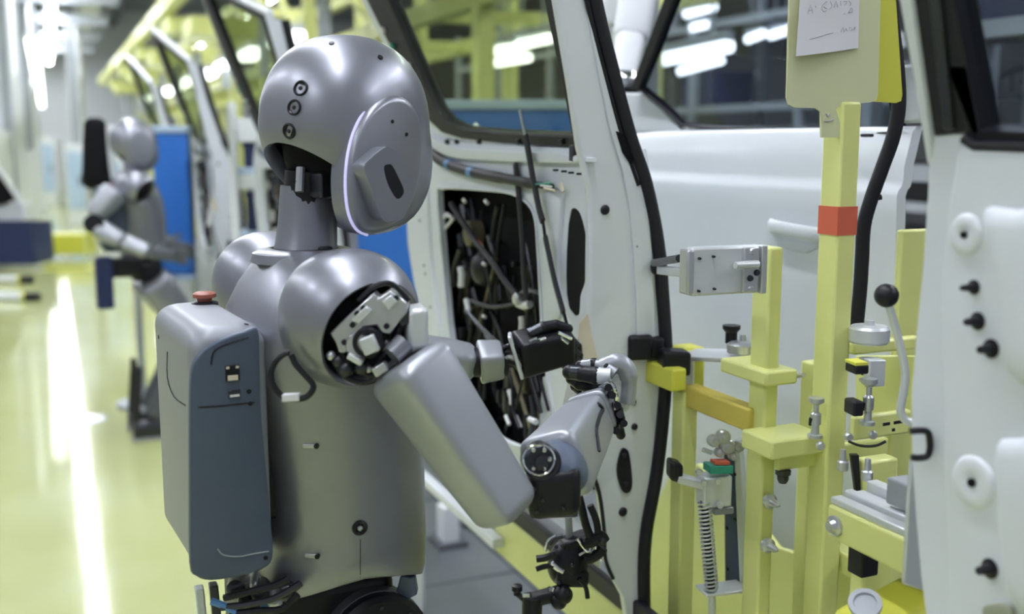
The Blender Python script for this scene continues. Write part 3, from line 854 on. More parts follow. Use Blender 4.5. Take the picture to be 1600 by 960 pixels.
def cav_px(n):
    out = []
    while len(out) < n:
        t = rnd.random()
        v = lerp(305, 660, t)
        x0 = lerp(700, 735, t)
        x1 = lerp(825, 850, t)
        out.append((lerp(x0, x1, rnd.random()), v))
    return out
for i, (u, v) in enumerate(cav_px(52)):
    L_ = rnd.uniform(40, 130)
    sl = rnd.uniform(-0.25, 0.35)
    n_ = NA + rnd.uniform(0.012, 0.065)
    q = [atn(u, v, n_), atn(u + sl * L_ * 0.5 + rnd.uniform(-6, 6), min(v + L_ * 0.5, 690), n_), atn(u + sl * L_, min(v + L_, 700), n_)]
    MB().tube(smooth_pts(q, 3), rnd.choice([0.003, 0.005, 0.008]), 7).build('hose', rnd.choice([DARK, DARK, RUBBER, GUN, OLIVE]), MOD)
for i, (u, v) in enumerate(cav_px(18)):
    s = rnd.uniform(0.012, 0.03)
    MB().box(atn(u, v, NA + rnd.uniform(0.03, 0.06)), (LV + ZV * rnd.uniform(-0.6, 0.6), NV, ZV), (s, 0.02, s * rnd.uniform(0.7, 2.2))).build('bracket', rnd.choice([DARK, GUN, OLIVE, OLIVE]), MOD, 0.003)
for k in range(11):
    v = 430 + k * 10
    MB().cyl(atn(699 + k * 1.2, v, NA + 0.04), atn(716 + k * 1.2, v + 4, NA + 0.04), 0.0022, n=6).build('grille_bar', GUN, MOD)
for pts, r, m in (([(690, 345), (698, 335), (706, 340)], 0.005, WCLIP), ([(691, 363), (700, 352), (708, 342)], 0.004, WCLIP), ([(728, 350), (740, 368), (755, 386)], 0.0022, WCLIP), ([(745, 374), (752, 382), (756, 390)], 0.0026, RED),
                  ([(720, 418), (722, 430), (721, 448)], 0.009, WCLIP), ([(728, 468), (731, 480), (732, 488)], 0.006, WCLIP), ([(815, 495), (816, 505), (815, 516)], 0.007, WCLIP), ([(808, 474), (818, 478), (828, 476)], 0.008, WCLIP),
                  ([(690, 420), (692, 422)], 0.003, WCLIP), ([(755, 412), (758, 414)], 0.004, WCLIP), ([(755, 494), (758, 496)], 0.004, WCLIP), ([(796, 610), (800, 625), (800, 632)], 0.006, WCLIP), ([(790, 650), (796, 664)], 0.004, WCLIP), ([(806, 650), (814, 668)], 0.004, WCLIP), ([(828, 655), (838, 660)], 0.006, WCLIP),
                  ([(724, 312), (727, 316)], 0.004, WCLIP), ([(758, 314), (762, 318)], 0.004, WCLIP)):
    MB().tube([atn(u, v, NA + 0.012) for u, v in pts], r, 10).build('wire_clip', m, MOD)
for pts, r, m in (([(705, 318), (725, 350), (745, 380), (770, 410), (790, 440), (810, 465)], 0.007, RUBBER), ([(728, 485), (745, 505), (765, 525), (790, 545)], 0.0045, GUN), ([(806, 478), (812, 460), (830, 455), (846, 462), (850, 490), (856, 515)], 0.004, GUN),
                  ([(808, 470), (820, 452), (838, 458), (842, 480)], 0.003, DARK), ([(735, 470), (770, 480), (810, 474)], 0.004, DARK), ([(788, 560), (800, 600), (802, 640), (812, 670)], 0.004, DARK), ([(825, 560), (815, 600), (806, 640)], 0.003, DARK)):
    MB().tube(smooth_pts([atn(u, v, NA + 0.008) for u, v in pts], 4), r, 8).build('wire', m, MOD)
MB().ball(atn(757, 420, NA + 0.035), (LV, NV, ZV), (0.04, 0.03, 0.04), 18, 10).build('window_motor', DARK, MOD)
MB().lathe(atn(750, 365, NA + 0.06), -NV, [(0, 0.03), (0.03, 0.03), (0.035, 0.02)], 24).build('motor_drum', OLIVE, MOD)
MB().lathe(atn(820, 467, NA + 0.02), -NV, [(0, 0.012), (0.02, 0.012), (0.024, 0.009)], 18).build('wire_plug', STEEL, MOD)
MB().plate([atn(u, v, NA + 0.03) for u, v in [(848, 590), (858, 585), (866, 610), (868, 650), (858, 690), (840, 690), (844, 640)]], [], NV * 0.004).build('panel_flap', WHITE2, MOD)
# wiring loom across the belt and the two guide rods
hs = smooth_pts([atn(u, v, NA - 0.012) for u, v in [(671, 232), (684, 248), (705, 259), (735, 269), (770, 276), (800, 281), (835, 288), (862, 292)]], 5)
HS = MB().tube(hs, [0.007] * 3 + [0.0115] * 20 + [0.010] * (len(hs) - 29) + [0.006] * 6, 12).build('wiring_loom', RUBBER, DA)
for k in (9, 15):
    MB().tube([hs[k], hs[k + 1]], 0.0125, 12).build('loom_tape', TAPE, HS)
for a, b, m in (((838, 288), (860, 286), GREEN), ((850, 294), (868, 298), CREAM), ((845, 290), (862, 292), WCLIP)):
    MB().cyl(atn(*a, NA - 0.022), atn(*b, NA - 0.02), 0.0022, n=6).build('bare_wire', m, HS)
def strip(pts, n_, w, m, name):
    q = smooth_pts([atn(u, v, n_) for u, v in pts], 4)
    return MB().tube(q, w, 10, flat=0.45, hint=NV).build(name, m, DA)
strip([(804, 250), (806, 262), (810, 300), (816, 370), (818, 420), (822, 470)], NA - 0.008, [0.003] * 3 + [0.0095] * 18, RUBBER, 'guide_strip')
G2 = strip([(821, 212), (826, 240), (834, 285), (842, 325), (848, 346)], NA - 0.022, 0.0095, RUBBER, 'guide_strip')
MB().cyl(atn(812, 172, NA - 0.03), atn(821, 214, NA - 0.022), 0.0025, n=8).build('rod_tip', STEEL, G2)
MB().cyl(atn(848, 344, NA - 0.022), atn(852, 372, NA - 0.020), 0.003, n=8).build('rod_neck', DARK, G2)
strip([(852, 370), (858, 400), (868, 445), (880, 488)], NA - 0.020, 0.0085, GUN, 'guide_strip')
MB().cyl(atn(880, 486, NA - 0.02), atn(887, 512, NA - 0.015), 0.003, n=8).build('rod_neck', DARK, DA)
strip([(876, 288), (880, 300)], NA - 0.01, 0.005, CREAM, 'wire_end')

# doors farther along the line
da_b = [o for o in (DA,)]
for dl, text in ((2.25, 'white car door shell with black window channel, partly hidden behind the nearest robot\'s head'), (4.55, 'blurred white car door shell between the blue panel and the shelf rack'), (6.9, 'blurred white car door shell farthest down the line, behind the second robot')):
    c = copy_tree(DA)
    c['label'] = text
    c.location = DA.location + LV * dl
    c['group'] = 'car doors along the line'
DA['group'] = 'car doors along the line'

# ---- door B: outer skin faces the camera, behind the yellow fixture
NB = 1.32
lr, _, _ = ln(atn(1386, 400, NB))
ll, _, _ = ln(atn(925, 400, NB))
zbelt = atn(1200, 201, NB).z
DB = thing('car_door', 'white car door with outer skin and pull handle, standing behind the yellow fixture', 'car door', P(lr + 0.3, NB, 0.55), 'car doors along the line')
zs = [(0.50, 0.05), (0.60, 0.02), (0.75, 0.0), (0.95, -0.008), (1.15, -0.010), (1.30, -0.010), (1.40, -0.012), (1.455, -0.014), (1.490, -0.016), (1.500, -0.013), (1.508, -0.006), (1.52, -0.003), (1.54, -0.003), (1.56, 0.002), (zbelt - 0.008, 0.012), (zbelt, 0.020)]
rings = []
for z, dn in zs:
    pz = []
    for k in range(13):
        t = k / 12
        bow = 0.03 * (2 * t - 1) ** 2
        pz.append(P(lerp(lr, ll, t), NB + dn + bow, z))
    rings.append(pz + [p + NV * 0.02 for p in pz[::-1]])
bsk = MB().loft(rings)
BS = bsk.build('outer_skin', WHITE, DB, smooth=40)
bskb = bsk.bvh()
sail = [(925, 143), (1002, 146), (1016, 156), (1036, 173), (1058, 196), (1062, 206), (925, 206)]
MB().plate([atn(u, v, NB + 0.026) for u, v in sail], [], NV * 0.03).build('sail_panel', WHITE, DB, 0.004)
WPB = P(lr, NB + 0.03, zbelt)
def winb(u, v):
    return on(u, v, WPB, WN)
glb = [(1052, 0), (1020, 85), (998, 138), (1014, 152), (1036, 170), (1060, 195), (1100, 199), (1280, 204), (1392, 207), (1382, 100), (1374, 0), (1360, -160), (1110, -160)]
MB().plate([winb(u, v) + WNS * 0.012 for u, v in glb], [], WNS * 0.004).build('window_pane', GLASSB, DB)
ob_ = [(1036, 0), (1006, 80), (984, 140), (999, 142), (1013, 155), (1035, 173), (1059, 198), (1100, 202), (1280, 207), (1400, 210), (1392, 100), (1384, 0), (1368, -172), (1095, -172)]
MB().plate([winb(u, v) for u, v in ob_], [[winb(u, v) for u, v in glb]], WNS * 0.025).build('window_channel', RUBBER, DB, 0.003)
MB().box(P(lr + 0.02, NB + 0.06, zbelt + 0.055), (LV, NV, ZV), (0.06, 0.03, 0.10)).build('pillar_foot', WHITE, DB, 0.006)
MB().box(atn(1355, 208, NB - 0.004) - ZV * 0.004, (LV, NV, ZV), (0.03, 0.006, 0.006)).build('belt_slot', DARK, DB, 0.002)
# handle
c0, _ = put(bskb, 1206, 352)
c1, _ = put(bskb, 1290, 368)
HB = MB().tube(smooth_pts([c0 - NV * 0.004, lerp(c0, c1, 0.15) - NV * 0.014, lerp(c0, c1, 0.5) - NV * 0.017, lerp(c0, c1, 0.85) - NV * 0.014, c1 - NV * 0.004], 4), 0.014, 14, flat=0.4, hint=NV).build('door_handle', WHITE, DB)
rc = [put(bskb, u, v)[0] for u, v in [(1208, 366), (1240, 370), (1278, 376), (1280, 388), (1262, 396), (1235, 392), (1216, 382)]]
MB().pillow(rc, -NV, 0.004, 0.004, 0.003, 0.12).build('handle_cup', WHITE2, DB)
# weatherstrip hanging at its rear edge
hp_ = [(1385, -40), (1394, 40), (1402, 110), (1404, 165), (1396, 212), (1380, 258), (1362, 308), (1350, 352), (1347, 400), (1344, 450), (1338, 512)]
hw = MB().tube(smooth_pts([at(u, v, 1.72) for u, v in hp_], 5), 0.0115, 12).build('rubber_weatherstrip', RUBBER)
tag(hw, 'loose black rubber weatherstrip hanging right of the yellow sign post', 'rubber strip')
MB().cyl(at(1362, 311, 1.72), at(1377, 308, 1.72), 0.0045, n=10).build('strip_clip', DARK, hw)

# ---- door C: near inner panel at the right border
DC = thing('car_door', 'white car door inner panel cut off by the right border of the picture', 'car door', P(ln(atn(1500, 480, NA))[0], NA, 0.7), 'car doors along the line')
co = [(1452, 212), (1449, 300), (1441, 420), (1431, 520), (1423, 620), (1424, 720), (1431, 820), (1438, 900), (1448, 980), (1460, 1060), (1900, 1300), (1900, 215), (1700, 212), (1560, 209), (1506, 206)]
CI = MB().plate([atn(u, v, NA) for u, v in co], [], NV * 0.02).build('inner_panel', WHITE2, DC, 0.006, 3)
cs = [(1506, 222), (1560, 226), (1900, 240), (1900, 1300), (1500, 1090), (1492, 980), (1490, 900), (1486, 800), (1482, 720), (1484, 640), (1480, 560), (1476, 480), (1482, 400), (1492, 300)]
MB().pillow([atn(u, v, NA) for u, v in cs], -NV, 0.004, 0.008, 0.007, 0.07).build('pressed_step', WHITE2, CI, smooth=85)
for pts, h in (([(1548, 322), (1600, 324), (1700, 330), (1700, 620), (1600, 600), (1580, 540), (1572, 440), (1556, 380)], 0.026), ([(1568, 690), (1600, 680), (1700, 690), (1700, 960), (1600, 960), (1578, 860), (1570, 760)], 0.026)):
    MB().pillow(loopsm([atn(u, v, NA) for u, v in pts]), -NV, 0.004, 0.018, 0.016, 0.3).build('pressed_boss', WHITE2, CI, smooth=85)
for u, v, r in ((1511, 367, 0.020), (1523, 754, 0.026)):
    c = atn(u, v, NA - 0.007)
    D_ = MB().lathe(c, -NV, [(0, r * 1.1), (0.003, r), (0.005, r * 0.8), (0.0045, r * 0.4), (0.003, r * 0.2)], 28).build('round_boss', WHITE, CI)
    MB().cyl(c, c - NV * 0.006, r * 0.17, n=12).build('boss_hole', DARKER, D_)
for u, v, r in ((1522, 449, 0.0062), (1528, 502, 0.0075), (1549, 545, 0.008), (1547, 889, 0.0085)):
    c = atn(u, v, NA - 0.008)
    MB().lathe(c + NV * 0.002, -NV, [(0, r * 1.25), (0.003, r * 1.2), (0.004, r * 0.7), (0.018, r * 0.45), (0.020, r * 0.2)], 16).build('trim_plug', DARK, CI)
MB().pillow(loopsm([atn(u, v, NA - 0.01) for u, v in [(1540, 946), (1566, 942), (1584, 952), (1582, 970), (1550, 972), (1538, 960)]]), -NV, 0.004, 0.004, 0.003, 0.2).build('oval_plug', mat('dull_green_plug', (0.30, 0.32, 0.24), 0.6), CI)
def winc(u, v):
    return on(u, v, P(ln(atn(1500, 220, NA))[0], NA, ZB), WN)
MB().plate([winc(u, v) for u, v in [(1428, 0), (1460, 212), (1508, 208), (1526, 232), (1900, 245), (1900, 214), (1530, 206), (1490, 0), (1450, -220), (1386, -220)]], [], WNS * 0.03).build('window_channel', RUBBER, DC, 0.006)
MB().plate([winc(u, v) - WNS * 0.004 for u, v in [(1454, 0), (1476, 206), (1494, 204), (1474, 0), (1436, -220), (1416, -220)]], [], WNS * 0.01).build('channel_highlight', GUN, DC, 0.004)  # grey strip paints the highlight running down the black channel
MB().plate([winc(u, v) - WNS * 0.004 for u, v in [(1408, 0), (1432, 130), (1452, 260), (1461, 250), (1452, 160), (1430, 0), (1386, -220), (1366, -220)]], [], WNS * 0.03).build('window_surround', WHITE, DC, 0.004)
MB().plate([winc(u, v) + WNS * 0.006 for u, v in [(1392, 0), (1418, 120), (1434, 200), (1448, 300), (1453, 300), (1444, 200), (1412, 0), (1368, -220), (1348, -220)]], [], WNS * 0.03).build('pillar_strip', RUBBER, DC, 0.004)
MB().plate([winc(u, v) + WNS * 0.014 for u, v in [(1490, 0), (1532, 208), (1900, 216), (1900, -220), (1450, -220)]], [], WNS * 0.004).build('window_pane', GLASSB, DC)
MB().tube([winc(u, v) - WNS * 0.004 for u, v in [(1512, 214), (1530, 226), (1600, 228), (1900, 238)]], 0.006, 10).build('sill_roll', RUBBER, DC)
# ================================================================== yellow door fixture
FX = thing('door_fixture', 'yellow welded steel fixture with posts, clamps and a spring slide, between the white doors', 'fixture', P(ln(atn(1240, 900, 1.0))[0], 1.05, 0.0))
DIM = {}
def tb(n, uL, uC, uR, vT, vB, name, m=YEL, root=FX, bevel=0.004, zB=None):
    vm = (vT + min(vB, 960)) / 2
    lC = ln(atn(uC, vm, n))[0]
    lL = ln(atn(uL, vm, n))[0]
    nR = ln(atl(uR, vm, lC))[1]
    zT = atn(uC, vT, n).z
    zb_ = atn(uC, vB, n).z if zB is None else zB
    DIM[name] = (lC, lL, n, nR)
    return MB().lbox(lC, lL, n, nR, zb_, zT).build(name, m, root, bevel)
P1 = tb(1.0, 1167, 1193, 1214, 386, 960, 'short_post', zB=0.0)
P2 = tb(1.06, 1270, 1299, 1328, 160, 960, 'tall_post', zB=0.0)
d_ = DIM['tall_post']
MB().lbox(d_[0] - 0.0008, d_[1] + 0.0008, d_[2] - 0.0008, d_[3] + 0.0008, atn(1304, 368, 1.06).z, atn(1304, 323, 1.06).z).build('red_band', RED, P2)
P0 = tb(0.985, 1046, 1064, 1087, 612, 960, 'front_leg', zB=0.0)
PR = tb(1.26, 1384, 1393, 1446, 358, 960, 'rear_post', zB=0.0)
PC = tb(1.16, 1243, 1262, 1290, 566, 960, 'inner_post', zB=0.0)
tb(1.03, 1330, 1352, 1398, 720, 960, 'lower_post', zB=0.0)
# beams along the line
def lbeam(n, uF, uN, vT, vB, w, name, m=YEL, root=FX, bevel=0.004):      # top and bottom read at the near end
    lN, _, zT = ln(atn(uN, vT, n))
    zb_ = atn(uN, vB, n).z
    lF = ln(atn(uF, (vT + vB) / 2, n))[0]
    return MB().lbox(lN, lF, n, n + w, zb_, zT).build(name, m, root, bevel)
lbeam(0.99, 1066, 1170, 640, 678, 0.03, 'timber_rail', OCHRE)
lbeam(0.985, 1124, 1197, 582, 606, 0.06, 'post_bracket')
S1 = tb(0.965, 1157, 1206, 1292, 690, 721, 'lower_shelf')
tb(0.99, 1208, 1216, 1388, 708, 738, 'cross_rail')
MB().plate([atn(u, v, 1.21) for u, v in [(1012, 815), (1046, 742), (1090, 725), (1165, 790), (1215, 856), (1255, 868), (1330, 878), (1330, 1010), (1005, 1010)]], [], NV * 0.012).build('back_plate', YEL, FX, 0.003)
MB().plate([atn(u, v, 1.24) for u, v in [(1336, 556), (1436, 556), (1436, 655), (1336, 655)]], [], NV * 0.012).build('back_panel', YEL, FX, 0.003)
lbeam(0.95, 1004, 1050, 578, 614, 0.03, 'clamp_arm', YELB)
MB().box(at(1072, 572, 1.95), (LV, NV, ZV), (0.05, 0.05, 0.075)).build('clamp_block', YELB, FX, 0.004)
AP = MB().box(at(1064, 583, 1.885), (V((1, 0.1, 0)), V((-0.1, 1, 0)), ZV), (0.048, 0.012, 0.055)).build('clamp_plate', ALU, FX, 0.004)
for t in ang(4):
    MB().cyl(at(1067 + math.cos(t) * 8, 590 + math.sin(t) * 8, 1.878), at(1067, 590, 1.874), 0.004, n=8).build('clamp_screw', STEEL, AP)
MB().box(at(1056, 594, 1.877), (V((1, 0, 0.3)), V((0, 1, 0)), ZV), (0.012, 0.01, 0.005)).build('clamp_slot', DARK, AP, 0.001)
lbeam(1.10, 1255, 1345, 880, 915, 0.04, 'floor_tie')
# black gripping pads
for (u, v, w, h, y) in ((997, 541, 40, 40, 1.86), (1022, 541, 24, 34, 1.87)):
    MB().box(at(u, v, y), (V((1, 0.15, 0)), V((-0.15, 1, 0)), ZV), (w * y / FPX, 0.045, h * y / FPX)).build('rubber_pad', DARK, FX, 0.007, 3)
MB().box(at(1053, 565, 1.83), (V((1, 0.15, -0.08)), V((-0.15, 1, 0)), ZV), (0.05, 0.045, 0.042)).build('rubber_pad', DARK, FX, 0.006, 3)
bar = MB().plate([at(u, v, y) for u, v, y in [(1040, 557, 1.90), (1172, 560, 1.72), (1172, 546, 1.80), (1060, 544, 1.98)]], [], ZV * -0.008).build('flat_bar', ALU, FX, 0.002)
MB().lathe(at(1160, 551, 1.76), ZV, [(0, 0.026), (0.014, 0.026), (0.018, 0.02), (0.02, 0.006), (0.030, 0.005)], 26).build('bar_washer', STEEL, bar)
MB().lathe(at(1142, 545, 1.78), ZV, [(0, 0.007), (0.008, 0.007), (0.010, 0.010), (0.028, 0.010), (0.034, 0.015), (0.040, 0.015)], 22).build('bar_knob', DARK, bar)
# aluminium bracket box with prongs
bx_ = V((0.95, 0.36, 0))
by_ = V((-0.36, 0.95, 0))
BXc = at(1131, 422, 1.585)
BX = MB().box(BXc, (bx_, by_, ZV), (0.122, 0.020, 0.072)).build('bracket_box', ALU, FX, 0.004)
MB().box(BXc - bx_ * 0.062, (bx_, by_, ZV), (0.012, 0.026, 0.066)).build('box_end', STEEL, BX, 0.003)
MB().box(BXc + bx_ * 0.058 - by_ * 0.012, (bx_, by_, ZV), (0.010, 0.012, 0.073)).build('box_rail', STEEL, BX, 0.002)
MB().box(BXc + bx_ * 0.036 - by_ * 0.013, (bx_, by_, ZV), (0.026, 0.008, 0.068)).build('box_plate', STEEL, BX, 0.002)
MB().cyl(BXc + bx_ * 0.005 - by_ * 0.022 + ZV * 0.009, BXc + bx_ * 0.045 - by_ * 0.02 + ZV * 0.009, 0.0055, n=12).build('box_latch', ALU, BX)
for dx, dz in ((-0.048, 0.02), (-0.025, 0.022), (-0.048, -0.028), (-0.022, -0.026), (0.036, 0.028), (0.036, -0.028), (0.045, -0.004), (0.034, -0.012)):
    bolt(BX, BXc + bx_ * dx - by_ * (0.0115 if dx < 0 else 0.018) + ZV * dz, -by_, 0.0022 if dx < 0 else 0.005, 0.003, [STEEL, GUN][dx < 0 or abs(dz) < 0.02], 'box_bolt')
MB().cyl(at(1022, 411, 1.80), at(1062, 404, 1.60), 0.0062, n=14).build('prong', GUN, BX)
MB().box(lerp(at(1030, 422, 1.80), at(1068, 426, 1.59), 0.5), (at(1068, 426, 1.59) - at(1030, 422, 1.80), V((1, 0.2, 0)), ZV), (0.22, 0.008, 0.015)).build('prong', ALU, BX, 0.002)
MB().ball(at(1023, 417, 1.845), (V((1, 0, 0)), V((0, 1, 0)), ZV), (0.008, 0.01, 0.014), 12, 8).build('prong_tip', DARK, BX)
# spring slide
yS_ = 1.70
SLD = MB().plate([at(u, v, yS_ + 0.03) for u, v in [(1146, 690), (1156, 688), (1168, 920), (1156, 925)]], [], V((0.012, 0.03, 0))).build('slide_rail', ALU, FX, 0.002)
MB().plate([at(u, v, yS_ + 0.045) for u, v in [(1132, 700), (1147, 692), (1158, 915), (1134, 912)]], [], V((0, 0.006, 0))).build('rail_back', PACK, SLD, 0.001)
MB().box(at(1115, 765, yS_), (V((1, 0.25, 0)), V((-0.25, 1, 0)), ZV), (0.05, 0.035, 0.052)).build('carriage', ALU, SLD, 0.003)
MB().box(at(1126, 795, yS_ + 0.01), (V((1, 0.25, 0)), V((-0.25, 1, 0)), ZV), (0.034, 0.03, 0.012)).build('carriage_foot', PACKTOP, SLD, 0.002)
MB().box(at(1122, 731, yS_ - 0.006), (V((1, 0.25, -0.06)), V((-0.25, 1, 0)), ZV), (0.040, 0.03, 0.013)).build('green_terminal', GREEN, SLD, 0.001)
MB().box(at(1125, 722, yS_ - 0.006), (V((1, 0.25, -0.06)), V((-0.25, 1, 0)), ZV), (0.026, 0.02, 0.005)).build('red_terminal', RED, SLD)
for u, v, r in ((1113, 688, 0.010), (1134, 697, 0.013), (1152, 697, 0.009), (1122, 706, 0.008), (1143, 712, 0.007), (1128, 682, 0.012)):
    MB().lathe(at(u, v, yS_ + 0.01), V((0.1, -1, 0.1)), [(0, r), (0.012, r), (0.015, r * 0.8), (0.015, r * 0.4), (0.020, r * 0.35)], 18).build('cam_roller', STEEL, SLD)
MB().cyl(at(1098, 703, yS_), at(1112, 708, yS_), 0.004, n=8).build('cam_pin', STEEL, SLD)
for u, v in ((1092, 738), (1100, 755), (1122, 752), (1125, 790)):
    bolt(SLD, at(u, v, yS_ - 0.026), V((0, -1, 0)), 0.006, 0.004, STEEL, 'carriage_bolt')
sp0, sp1 = at(1100, 782, yS_ - 0.012), at(1112, 922, yS_ - 0.012)
MB().cyl(sp0, sp1, 0.0062, n=12).build('spring_rod', GUN, SLD)
hx = []
tn = 23
sd = (sp1 - sp0)
sa, sb2 = basis(sd)
for i in range(tn * 12 + 1):
    t = i / (tn * 12)
    w = 2 * math.pi * tn * t
    hx.append(sp0 + sd * t + (sa * math.cos(w) + sb2 * math.sin(w)) * 0.0105)
MB().tube(hx, 0.0018, 6).build('coil_spring', STEEL, SLD)
MB().box(at(1128, 920, yS_ + 0.005), (V((1, 0.3, 0)), V((-0.3, 1, 0)), ZV), (0.078, 0.045, 0.006)).build('slide_base', ALU, SLD, 0.002)
MB().cyl(at(1112, 922, yS_ - 0.012), at(1113, 975, yS_ - 0.012), 0.0065, n=12).build('guide_pin', ALU, SLD)
MB().box(at(1078, 752, yS_ - 0.004), (V((1, 0.1, -0.33)), V((-0.1, 1, 0)), ZV), (0.052, 0.03, 0.014)).build('push_arm', ALU, SLD, 0.003)
MB().box(at(1054, 735, yS_ - 0.004), (V((1, 0.1, -0.33)), V((-0.1, 1, 0)), ZV), (0.024, 0.034, 0.034)).build('push_pad', DARK, SLD, 0.007, 3)
for u, v in ((1148, 742), (1149, 812), (1136, 826), (1137, 890)):
    bolt(SLD, at(u, v, yS_ + 0.028), V((0, -1, 0)), 0.003, 0.002, DARK, 'rail_bolt')
# bolts, studs and toggles on the posts
for u, v in ((1203, 784), (1200, 853)):
    c = on(u, v, P(ln(atn(1196, v, 1.0))[0], 1.0, 0), LV)
    MB().lathe(c + LV * 0.004, -LV, [(0, 0.012), (0.007, 0.012), (0.010, 0.007), (0.022, 0.005), (0.028, 0.002)], 14).build('cone_stud', STEEL, FX)
def spool(u, vT, vB, y, w, name='toggle_pin'):
    a, b = at(u, vB, y), at(u, vT, y)
    h = (b - a).length
    r = w * y / FPX / 2
    o = MB().lathe(a, ZV, [(0, r), (h * .08, r), (h * .10, r * .55), (h * .3, r * .5), (h * .35, r * .72), (h * .6, r * .72), (h * .65, r * .4), (h * .82, r * .4), (h * .9, r * 1.05), (h, r * 1.05)], 22).build(name, STEEL, FX)
    MB().cyl(lerp(a, b, .32) + V((-r * .6, 0, 0)), lerp(a, b, .5) + V((-r * .6, -r * .3, 0)), r * 0.25, n=8).build('toggle_slot', DARK, o)
spool(1273, 622, 684, 1.55, 24)
spool(1355, 592, 664, 1.50, 24)
spool(1356, 560, 596, 1.56, 28, 'limit_block')
MB().lathe(at(1223, 755, 1.58), ZV, [(0, 0.006), (0.006, 0.009), (0.012, 0.009), (0.014, 0.012), (0.02, 0.012)], 16).build('hex_nut', GUN, FX)
MB().lathe(at(1228, 680, 1.62), ZV, [(0, 0.014), (0.006, 0.014), (0.008, 0.010)], 20).build('shelf_washer', STEEL, FX)
for u, v in ((1282, 697), (1364, 680), (1326, 683)):
    bolt(FX, at(u, v, 1.50), V((0.1, -1, 0)), 0.0065, 0.005, STEEL, 'shelf_bolt')
MB().cyl(at(1243, 588, 1.66), at(1256, 586, 1.64), 0.004, n=10).build('side_stud', STEEL, FX)
# right-hand clamp table
tb(1.13, 1320, 1334, 1440, 536, 556, 'clamp_table')
MB().lathe(at(1357, 536, 1.58), ZV, [(0, 0.027), (0.004, 0.030), (0.022, 0.030), (0.026, 0.026), (0.027, 0.008), (0.034, 0.007)], 30).build('locating_puck', ALU, FX)
tb(1.07, 1326, 1336, 1424, 652, 690, 'lower_table')
MB().box(at(1339, 575, 1.50), (V((1, 0.2, 0)), V((-0.2, 1, 0)), ZV), (0.022, 0.03, 0.014)).build('sensor', DARK, FX, 0.003)
MB().box(at(1338, 566, 1.50), (V((1, 0.2, 0)), V((-0.2, 1, 0)), ZV), (0.020, 0.03, 0.005)).build('sensor_cap', YELB, FX, 0.001)
MB().box(at(1366, 582, 1.54), (V((1, 0.2, 0)), V((-0.2, 1, 0)), ZV), (0.025, 0.02, 0.04)).build('limit_plate', ALU, FX, 0.002)
MB().box(at(1334, 636, 1.50), (V((1, 0.2, 0)), V((-0.2, 1, 0)), ZV), (0.016, 0.03, 0.022)).build('sensor', DARK, FX, 0.003)
MB().tube(smooth_pts([at(u, v, 1.47) for u, v in [(1326, 690), (1345, 697), (1368, 697), (1384, 690)]], 4), 0.002, 6).build('sensor_cable', DARK, FX)
for u, v, w in ((1385, 663, 0.010), (1404, 660, 0.014), (1396, 672, 0.004)):
    MB().box(at(u, v, 1.435), (V((1, 0.2, 0.1)), V((-0.2, 1, 0)), ZV), (w, 0.002, 0.004)).build('paint_chip', DARK, FX)
# toggle lever with ball knob
lv = smooth_pts([at(u, v, y) for u, v, y in [(1386, 468, 1.30), (1394, 495, 1.30), (1405, 535, 1.30), (1414, 580, 1.30), (1412, 610, 1.30), (1407, 640, 1.30), (1413, 655, 1.30), (1428, 662, 1.30)]], 5)
LEV = MB().tube(lv, 0.0052, 12).build('lever_rod', ALU, FX)
MB().ball(at(1385, 462, 1.30), (V((1, 0, 0)), V((0, 1, 0)), ZV), (0.0148, 0.0148, 0.0148), 24, 16).build('ball_knob', DARK, LEV)
UH = MB().tube(smooth_pts([at(u, v, 1.085) for u, v in [(1422, 674), (1440, 673), (1450, 676), (1453, 690), (1453, 702), (1449, 713), (1436, 716), (1424, 715)]], 4), 0.0036, 10).build('pull_handle', DARK, FX)
# aluminium profile beam pointing at the near door
nE = 0.93
EB = lbeam(nE, 1289, 1420, 846, 904, 0.10, 'profile_beam')
lN, _, zN = ln(atn(1420, 846, nE))
lF = ln(atn(1289, 812, nE))[0]
for k, (n0, n1, h) in enumerate(((0.004, 0.022, 0.010), (0.026, 0.040, 0.016), (0.044, 0.060, 0.012), (0.064, 0.082, 0.024))):
    MB().lbox(lN, lF - 0.004, nE + n0, nE + n1, zN, zN + h).build('profile_rail', ALU, EB, 0.002)
MB().lathe(atn(1306, 822, nE), -NV, [(0, 0.014), (0.004, 0.014), (0.006, 0.010), (0.012, 0.007)], 18).build('beam_bolt', STEEL, EB)
MB().lbox(lN + 0.01, lN + 0.075, nE + 0.03, nE + 0.075, zN + 0.02, zN + 0.055).build('slide_block', PACKTOP, EB, 0.003)
for dl in (0.10, 0.15):
    MB().lathe(P(lN + dl + 0.06, nE + 0.075, zN + 0.02), ZV, [(0, 0.008), (0.012, 0.008), (0.014, 0.005), (0.03, 0.004)], 12).build('profile_stud', STEEL, EB)
MB().plate([on(u, v, P(lN, 0, 0), LV) for u, v in [(1420, 716), (1436, 712), (1440, 770), (1450, 925), (1408, 912), (1414, 800)]], [], LV * -0.006).build('end_plate', ALU, FX, 0.002)
MB().box(at(1349, 870, 1.42), (LV, NV, ZV), (0.03, 0.03, 0.05)).build('stop_block', DARK, FX, 0.003)
MB().plate([at(u, v, 1.46) for u, v in [(1330, 712), (1342, 712), (1346, 790), (1340, 792)]], [], V((0, 0.01, 0))).build('black_strap', DARK, FX)
